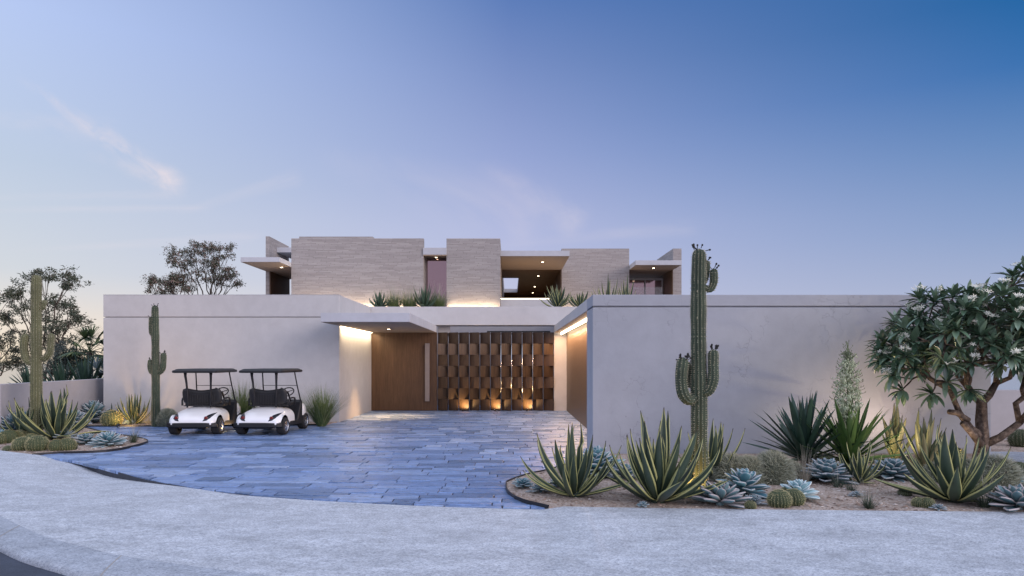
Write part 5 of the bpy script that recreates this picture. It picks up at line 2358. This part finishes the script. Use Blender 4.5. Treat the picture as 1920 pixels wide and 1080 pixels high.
# limbs leave the trunk: left low, left high, centre, right low
nodes = [(Vector((-0.46, -0.1, 0.98)), 0.52, lambda p: p.x < -0.95), (Vector((-0.22, 0.05, 1.50)), 1.2, lambda p: -0.95 <= p.x < 0.0), (Vector((0.30, 0.0, 1.55)), 1.2, lambda p: 0.0 <= p.x < 0.85 or p.z > 3.25), (Vector((0.68, -0.1, 0.80)), 0.36, lambda p: p.x >= 0.85)]
tips_out = []
used_ = set()
for nd, zs, sel in nodes:
    g = [p for i, p in enumerate(alltips) if i not in used_ and sel(p)]
    used_ |= {i for i, p in enumerate(alltips) if sel(p)}
    st0 = Vector((0.03, 0, zs))
    mtrunk.tube([st0, st0.lerp(nd, .5) + Vector((0, 0, -0.06)), nd], [0.082, 0.07, 0.058], 10, wob=0.05, rnd=r)
    branch(mtrunk, nd, None, g, r, 0.0145, 0.38, tips_out, frac=0.40, wig=0.10, seg=7)
# pruned stubs
mtrunk.tube([(0.0, -0.05, 0.35), (-0.30, -0.2, 0.62), (-0.52, -0.28, 0.82)], [0.075, 0.065, 0.06], 9, wob=0.06, rnd=r)
mtrunk.tube([(-0.3, -0.1, 0.85), (-0.55, -0.15, 1.0), (-0.72, -0.18, 1.02)], [0.06, 0.055, 0.05], 8, wob=0.06, rnd=r)
mtrunk.build('trunk', M['bark'], fr, smooth=True)
ml = MB()
blossoms = []
for (tip, d) in tips_out:
    n = r.randint(14, 20)
    if d.z < 0.1:
        d = (d + Vector((0, 0, .5))).normalized()
    o1 = d.orthogonal().normalized()
    o2 = d.cross(o1)
    for k in range(n):
        a = k * 2.39996 + r.uniform(-.25, .25)
        t = k / n
        dirv = (o1 * cos(a) + o2 * sin(a))
        el = radians(lerp(0, 66, t) + r.uniform(-9, 9))
        dv = (dirv * cos(el) + d * sin(el)).normalized()
        az = atan2(dv.y, dv.x)
        ee = math.asin(max(-1, min(1, dv.z)))
        L = r.uniform(0.26, 0.39) * (0.85 if t > .7 else 1.0)
        bez_leaf(ml, tip - d * (0.05 * (1 - t)), az, ee, ee - radians(r.uniform(6, 32)), L, L * r.uniform(0.25, 0.32), prof_oval, cup=0.2, nseg=4, nu=2)
    if (r.random() < 0.5 and d.y < 0.35) or tip.z > 3.3:
        blossoms.append((tip, d))
ml.build('crown', M['plum_leaf'], fr, smooth=True)
for (tip, d) in blossoms[:70]:
    mf = MB()
    c = tip + d * 0.15 + Vector((0, -0.06, 0.03))
    for q in range(r.randint(7, 11)):
        f = c + Vector((r.uniform(-.075, .075), r.uniform(-.075, .075), r.uniform(-.02, .05)))
        nrm_ = (Vector((r.uniform(-.6, .6), r.uniform(-1.0, .1), r.uniform(.3, 1)))).normalized()
        a1 = nrm_.orthogonal().normalized()
        a2 = nrm_.cross(a1)
        for k in range(5):
            b = 2 * pi * k / 5
            dd = a1 * cos(b) + a2 * sin(b)
            d3 = a1 * cos(b + .75) + a2 * sin(b + .75)
            i0 = len(mf.v)
            mf.v += [tuple(f), tuple(f + dd * .030 + nrm_ * .008), tuple(f + (dd + d3) * .029 + nrm_ * .016), tuple(f + d3 * .025 + nrm_ * .008)]
            mf.quad([i0, i0 + 1, i0 + 2, i0 + 3], 0, [(.5, 0), (.3, .5), (.5, .8), (.7, .5)])
    mf.tube([tip, c], [0.008, 0.006], 5)
    mf.build('blossom_cluster', M['plum_flower'], fr)


# ---- gum trees behind the left end
def gum(base, tips_spec, seed, label, leaf='euc_leaf', per=150, cl=0.55, trunk_r=0.16, tip_r=0.011, leafL=0.13):
    q = random.Random(seed)
    e = tag(empty('gum_tree', base), label, 'tree', 'gum trees behind the walls')
    tips = []
    for (cx, cy, cz, rx, ry, rz, n) in tips_spec:
        for _ in range(n):
            d = Vector((q.gauss(0, 1), q.gauss(0, 1), q.gauss(0, 1))).normalized() * q.random() ** 0.4
            tips.append(Vector((cx + d.x * rx, cy + d.y * ry, cz + d.z * rz)))
    m = MB()
    lo = min(t.z for t in tips)
    cen = sum(tips, Vector()) / len(tips)
    fk = Vector((cen.x * 0.25, cen.y * .25, max(0.8, lo * 0.35)))
    m.tube([(0, 0, -0.6), fk * 0.5, fk], [trunk_r * 1.3, trunk_r, trunk_r * .9], 10)
    out_ = []
    branch(m, fk, None, tips, q, tip_r, 0.5, out_, frac=0.36, wig=0.09, seg=5)
    m.build('trunk', M['euc_bark'], e, smooth=True)
    ml = MB()
    for (tip, d) in out_:
        s = cl * q.uniform(0.65, 1.25)
        nn = int(per * s / cl)
        sub = [tip + Vector((q.gauss(0, .5), q.gauss(0, .5), q.gauss(0, .32))) * s for _ in range(7)]
        for k in range(nn):
            c = q.choice(sub)
            p = c + Vector((q.gauss(0, 1), q.gauss(0, 1), q.gauss(0, .75))) * s * 0.22
            dd = Vector((q.gauss(0, 1), q.gauss(0, 1), q.gauss(-.35, .8))).normalized()
            sd = dd.orthogonal().normalized()
            sd = (Matrix.Rotation(q.uniform(0, 6.28), 3, dd) @ sd)
            L = leafL * q.uniform(0.6, 1.25)
            w = L * 0.16
            i0 = len(ml.v)
            ml.v += [tuple(p), tuple(p + dd * L * .45 + sd * w), tuple(p + dd * L), tuple(p + dd * L * .45 - sd * w)]
            ml.quad([i0, i0 + 1, i0 + 2, i0 + 3], 0, [(.5, 0), (1, .5), (.5, 1), (0, .5)])
    ml.build('crown', M[leaf], e)
    return e


def T(px, py, y):
    return (PX(px, y), PZ(py, y))


def spec(y, x0, rows):
    o = []
    for (px, py, rx, rz, n) in rows:
        x, z = T(px, py, y)
        o.append((x - x0, 0, z + 0.4, rx * y / F, rx * y / F * 0.9, rz * y / F, n))
    return o


y = 30.0
x0 = PX(82, y)
gum((x0, y, -0.4), spec(y, x0, [(70, 520, 22, 14, 6), (112, 520, 26, 20, 9), (20, 545, 24, 22, 9), (100, 575, 40, 24, 12), (45, 585, 40, 18, 6), (115, 605, 34, 22, 10), (138, 592, 18, 16, 5), (10, 600, 18, 18, 5), (98, 640, 34, 16, 8), (165, 600, 6, 8, 1), (60, 632, 30, 14, 5)]), 501,
    'tall dark gum tree behind the left olive saguaro', per=135, cl=0.32)
y = 31.0
x0 = PX(-20, y)
gum((x0, y, -0.4), spec(y, x0, [(5, 632, 26, 16, 7), (25, 655, 24, 12, 5), (12, 685, 26, 12, 7), (38, 672, 14, 10, 4), (-40, 620, 30, 40, 8), (-30, 560, 40, 30, 8)]), 502,
    'spreading gum tree at the left frame edge behind the grey wall', per=130, cl=0.31)
y = 38.0
x0 = PX(385, y)
gum((x0, y, -0.4), spec(y, x0, [(335, 472, 20, 12, 8), (378, 462, 20, 14, 9), (412, 470, 24, 18, 12), (340, 492, 24, 16, 10), (392, 492, 34, 16, 14), (428, 505, 14, 18, 6), (405, 525, 28, 18, 10), (440, 530, 10, 16, 4), (370, 515, 22, 14, 5)]), 503,
    'gum tree with reddish tips rising above the left white wall', leaf='euc_leaf_pink', per=115, cl=0.33)
x0 = PX(305, y)
gum((x0, y, -0.4), spec(y, x0, [(294, 530, 22, 14, 9), (326, 524, 20, 16, 9), (304, 546, 26, 12, 8), (348, 532, 18, 18, 8)]), 504,
    'smaller gum tree just showing above the left white wall', leaf='euc_leaf_pink', per=150, cl=0.33)
y = 27.0
x0 = PX(118, y)
gum((x0, y, -0.4), spec(y, x0, [(112, 660, 24, 18, 12), (128, 690, 26, 16, 12), (95, 690, 20, 16, 8), (140, 672, 14, 14, 6)]), 505,
    'greyish bush with fine leaves between the gum tree and the fan palm', leaf='bush_leaf', per=380, cl=0.34, tip_r=0.007, trunk_r=0.08, leafL=0.075)


def fan_palm(base, trunk_h, n, R, seed, label, mats='palm_leaf', el=(-35, 80)):
    q = random.Random(seed)
    e = tag(empty('fan_palm', base), label, 'palm', 'palms behind the left wall')
    m = MB()
    m.tube([(0, 0, -0.5), (0.03, 0, trunk_h * .5), (0, 0, trunk_h)], [0.15, 0.11, 0.10], 10, wob=.08, rnd=q)
    m.build('trunk', M['euc_bark'], e, smooth=True)
    ml = MB()
    for i in range(n):
        az = i * 2.39996 + q.uniform(-.2, .2)
        e0 = radians(lerp(el[0], el[1], i / max(1, n - 1)) + q.uniform(-8, 8))
        d = Vector((cos(e0) * cos(az), cos(e0) * sin(az), sin(e0)))
        c = Vector((0, 0, trunk_h)) + d * R * 0.55
        ml.tube([(0, 0, trunk_h), c], [0.014, 0.01], 4)
        side = Vector((-sin(az), cos(az), 0))
        for k in range(24):
            b = lerp(-1.9, 1.9, k / 23)
            dd = (d * cos(b) + side * sin(b)).normalized()
            dd.z -= 0.12
            a2 = atan2(dd.y, dd.x)
            ee = math.asin(max(-1, min(1, dd.normalized().z)))
            bez_leaf(ml, c, a2, ee, ee - radians(q.uniform(15, 45)), R * 0.55 * q.uniform(.85, 1.1), R * 0.055, prof_sword, cup=0.15, nseg=4, nu=1)
    ml.build('fronds', M[mats], e)
    return e


y = 26.5
fan_palm((PX(168, y), y, -0.4), 2.75, 20, 1.1, 601, 'green fan palm at the left corner of the villa')
y = 25.5
fan_palm((PX(184, y), y, -0.4), 1.5, 16, 1.1, 602, 'low silver fan palm beside the green one', mats='palm_blue')
for i, (px, y, R, lab) in enumerate(((110, 23.2, 1.3, 'dark agave behind the low grey wall below the bush'), (155, 23.6, 1.55, 'dark spiky agave behind the low grey wall by the villa corner'), (45, 21.2, 0.7, 'small spiky agave peeping over the low grey wall'))):
    zt = {110: 0.55, 155: 0.55, 45: 0.9}[px]
    yucca((PX(px, y + .6), y + .8, zt), R, 46, 620 + i, lab, 'spiky plants behind the left wall', mats='yucca', wide=0.11, trunk=0.1, low=5)
# raised planter that carries them
w = MB()
w.hexa([(-24, 22.2, -0.5), (-14.35, 22.2, -0.5), (-14.35, 25.4, -0.5), (-24, 25.4, -0.5), (-24, 22.2, 0.55), (-14.35, 22.2, 0.55), (-14.35, 25.4, 0.55), (-24, 25.4, 0.55)])
tag(w.build('planting_bank', M['earth']), kind='structure')

# ---- planting on the roof
RP = 'agaves in the roof planters'
for i, (px, y, z, R, H, n, lab) in enumerate((
        (712, 27.9, 4.15, 0.5, 0.70, 24, 'dark agave at the left end of the roof planter'),
        (796, 27.9, 4.15, 0.7, 0.95, 30, 'dark agave in the roof planter below the glazed slot'),
        (1046, 27.8, 4.15, 0.75, 0.98, 26, 'striped agave at the right end of the gate planter'),
        (1088, 27.9, 4.15, 0.6, 0.68, 20, 'striped agave in the gate planter nearest the garden wall'))):
    agave((PX(px, y), y, z), R, H, n, 700 + i, lab, RP, mats='agave_green' if i < 2 else 'agave', width=0.09 if i < 2 else 0.12, droop=1)
for i, (px, lab) in enumerate(((738, 'feathery grass on the roof planter right of the first agave'), (768, 'feathery grass in the middle of the roof planter'), (822, 'feathery grass on the roof planter before the glazed slot'))):
    y = 28.0
    grass((PX(px, y), y, 4.18), 0.80, 420, 60, 720 + i, lab, 'grasses in the roof planter', mats='grass', w=0.012, stems=70, stem_H=1.35, core_r=0.22, bend=40)
# planter behind the garden wall parapet
tr = MB()
tr.box(3.2, 6.4, 28.6, 30.4, 3.0, 4.2)
tag(tr.build('roof_planter', M['stucco_grey']), 'low planter trough on the roof behind the right parapet', 'planter')
for i, (px, H, lab) in enumerate(((1140, 1.45, 'agave above the right parapet, left of the pair'), (1176, 1.38, 'agave above the right parapet next to the terrace glass'))):
    y = 29.5
    agave((PX(px, y), y, 4.18), 0.62, H, 26, 740 + i, lab, RP, mats='agave', width=0.10, droop=0)
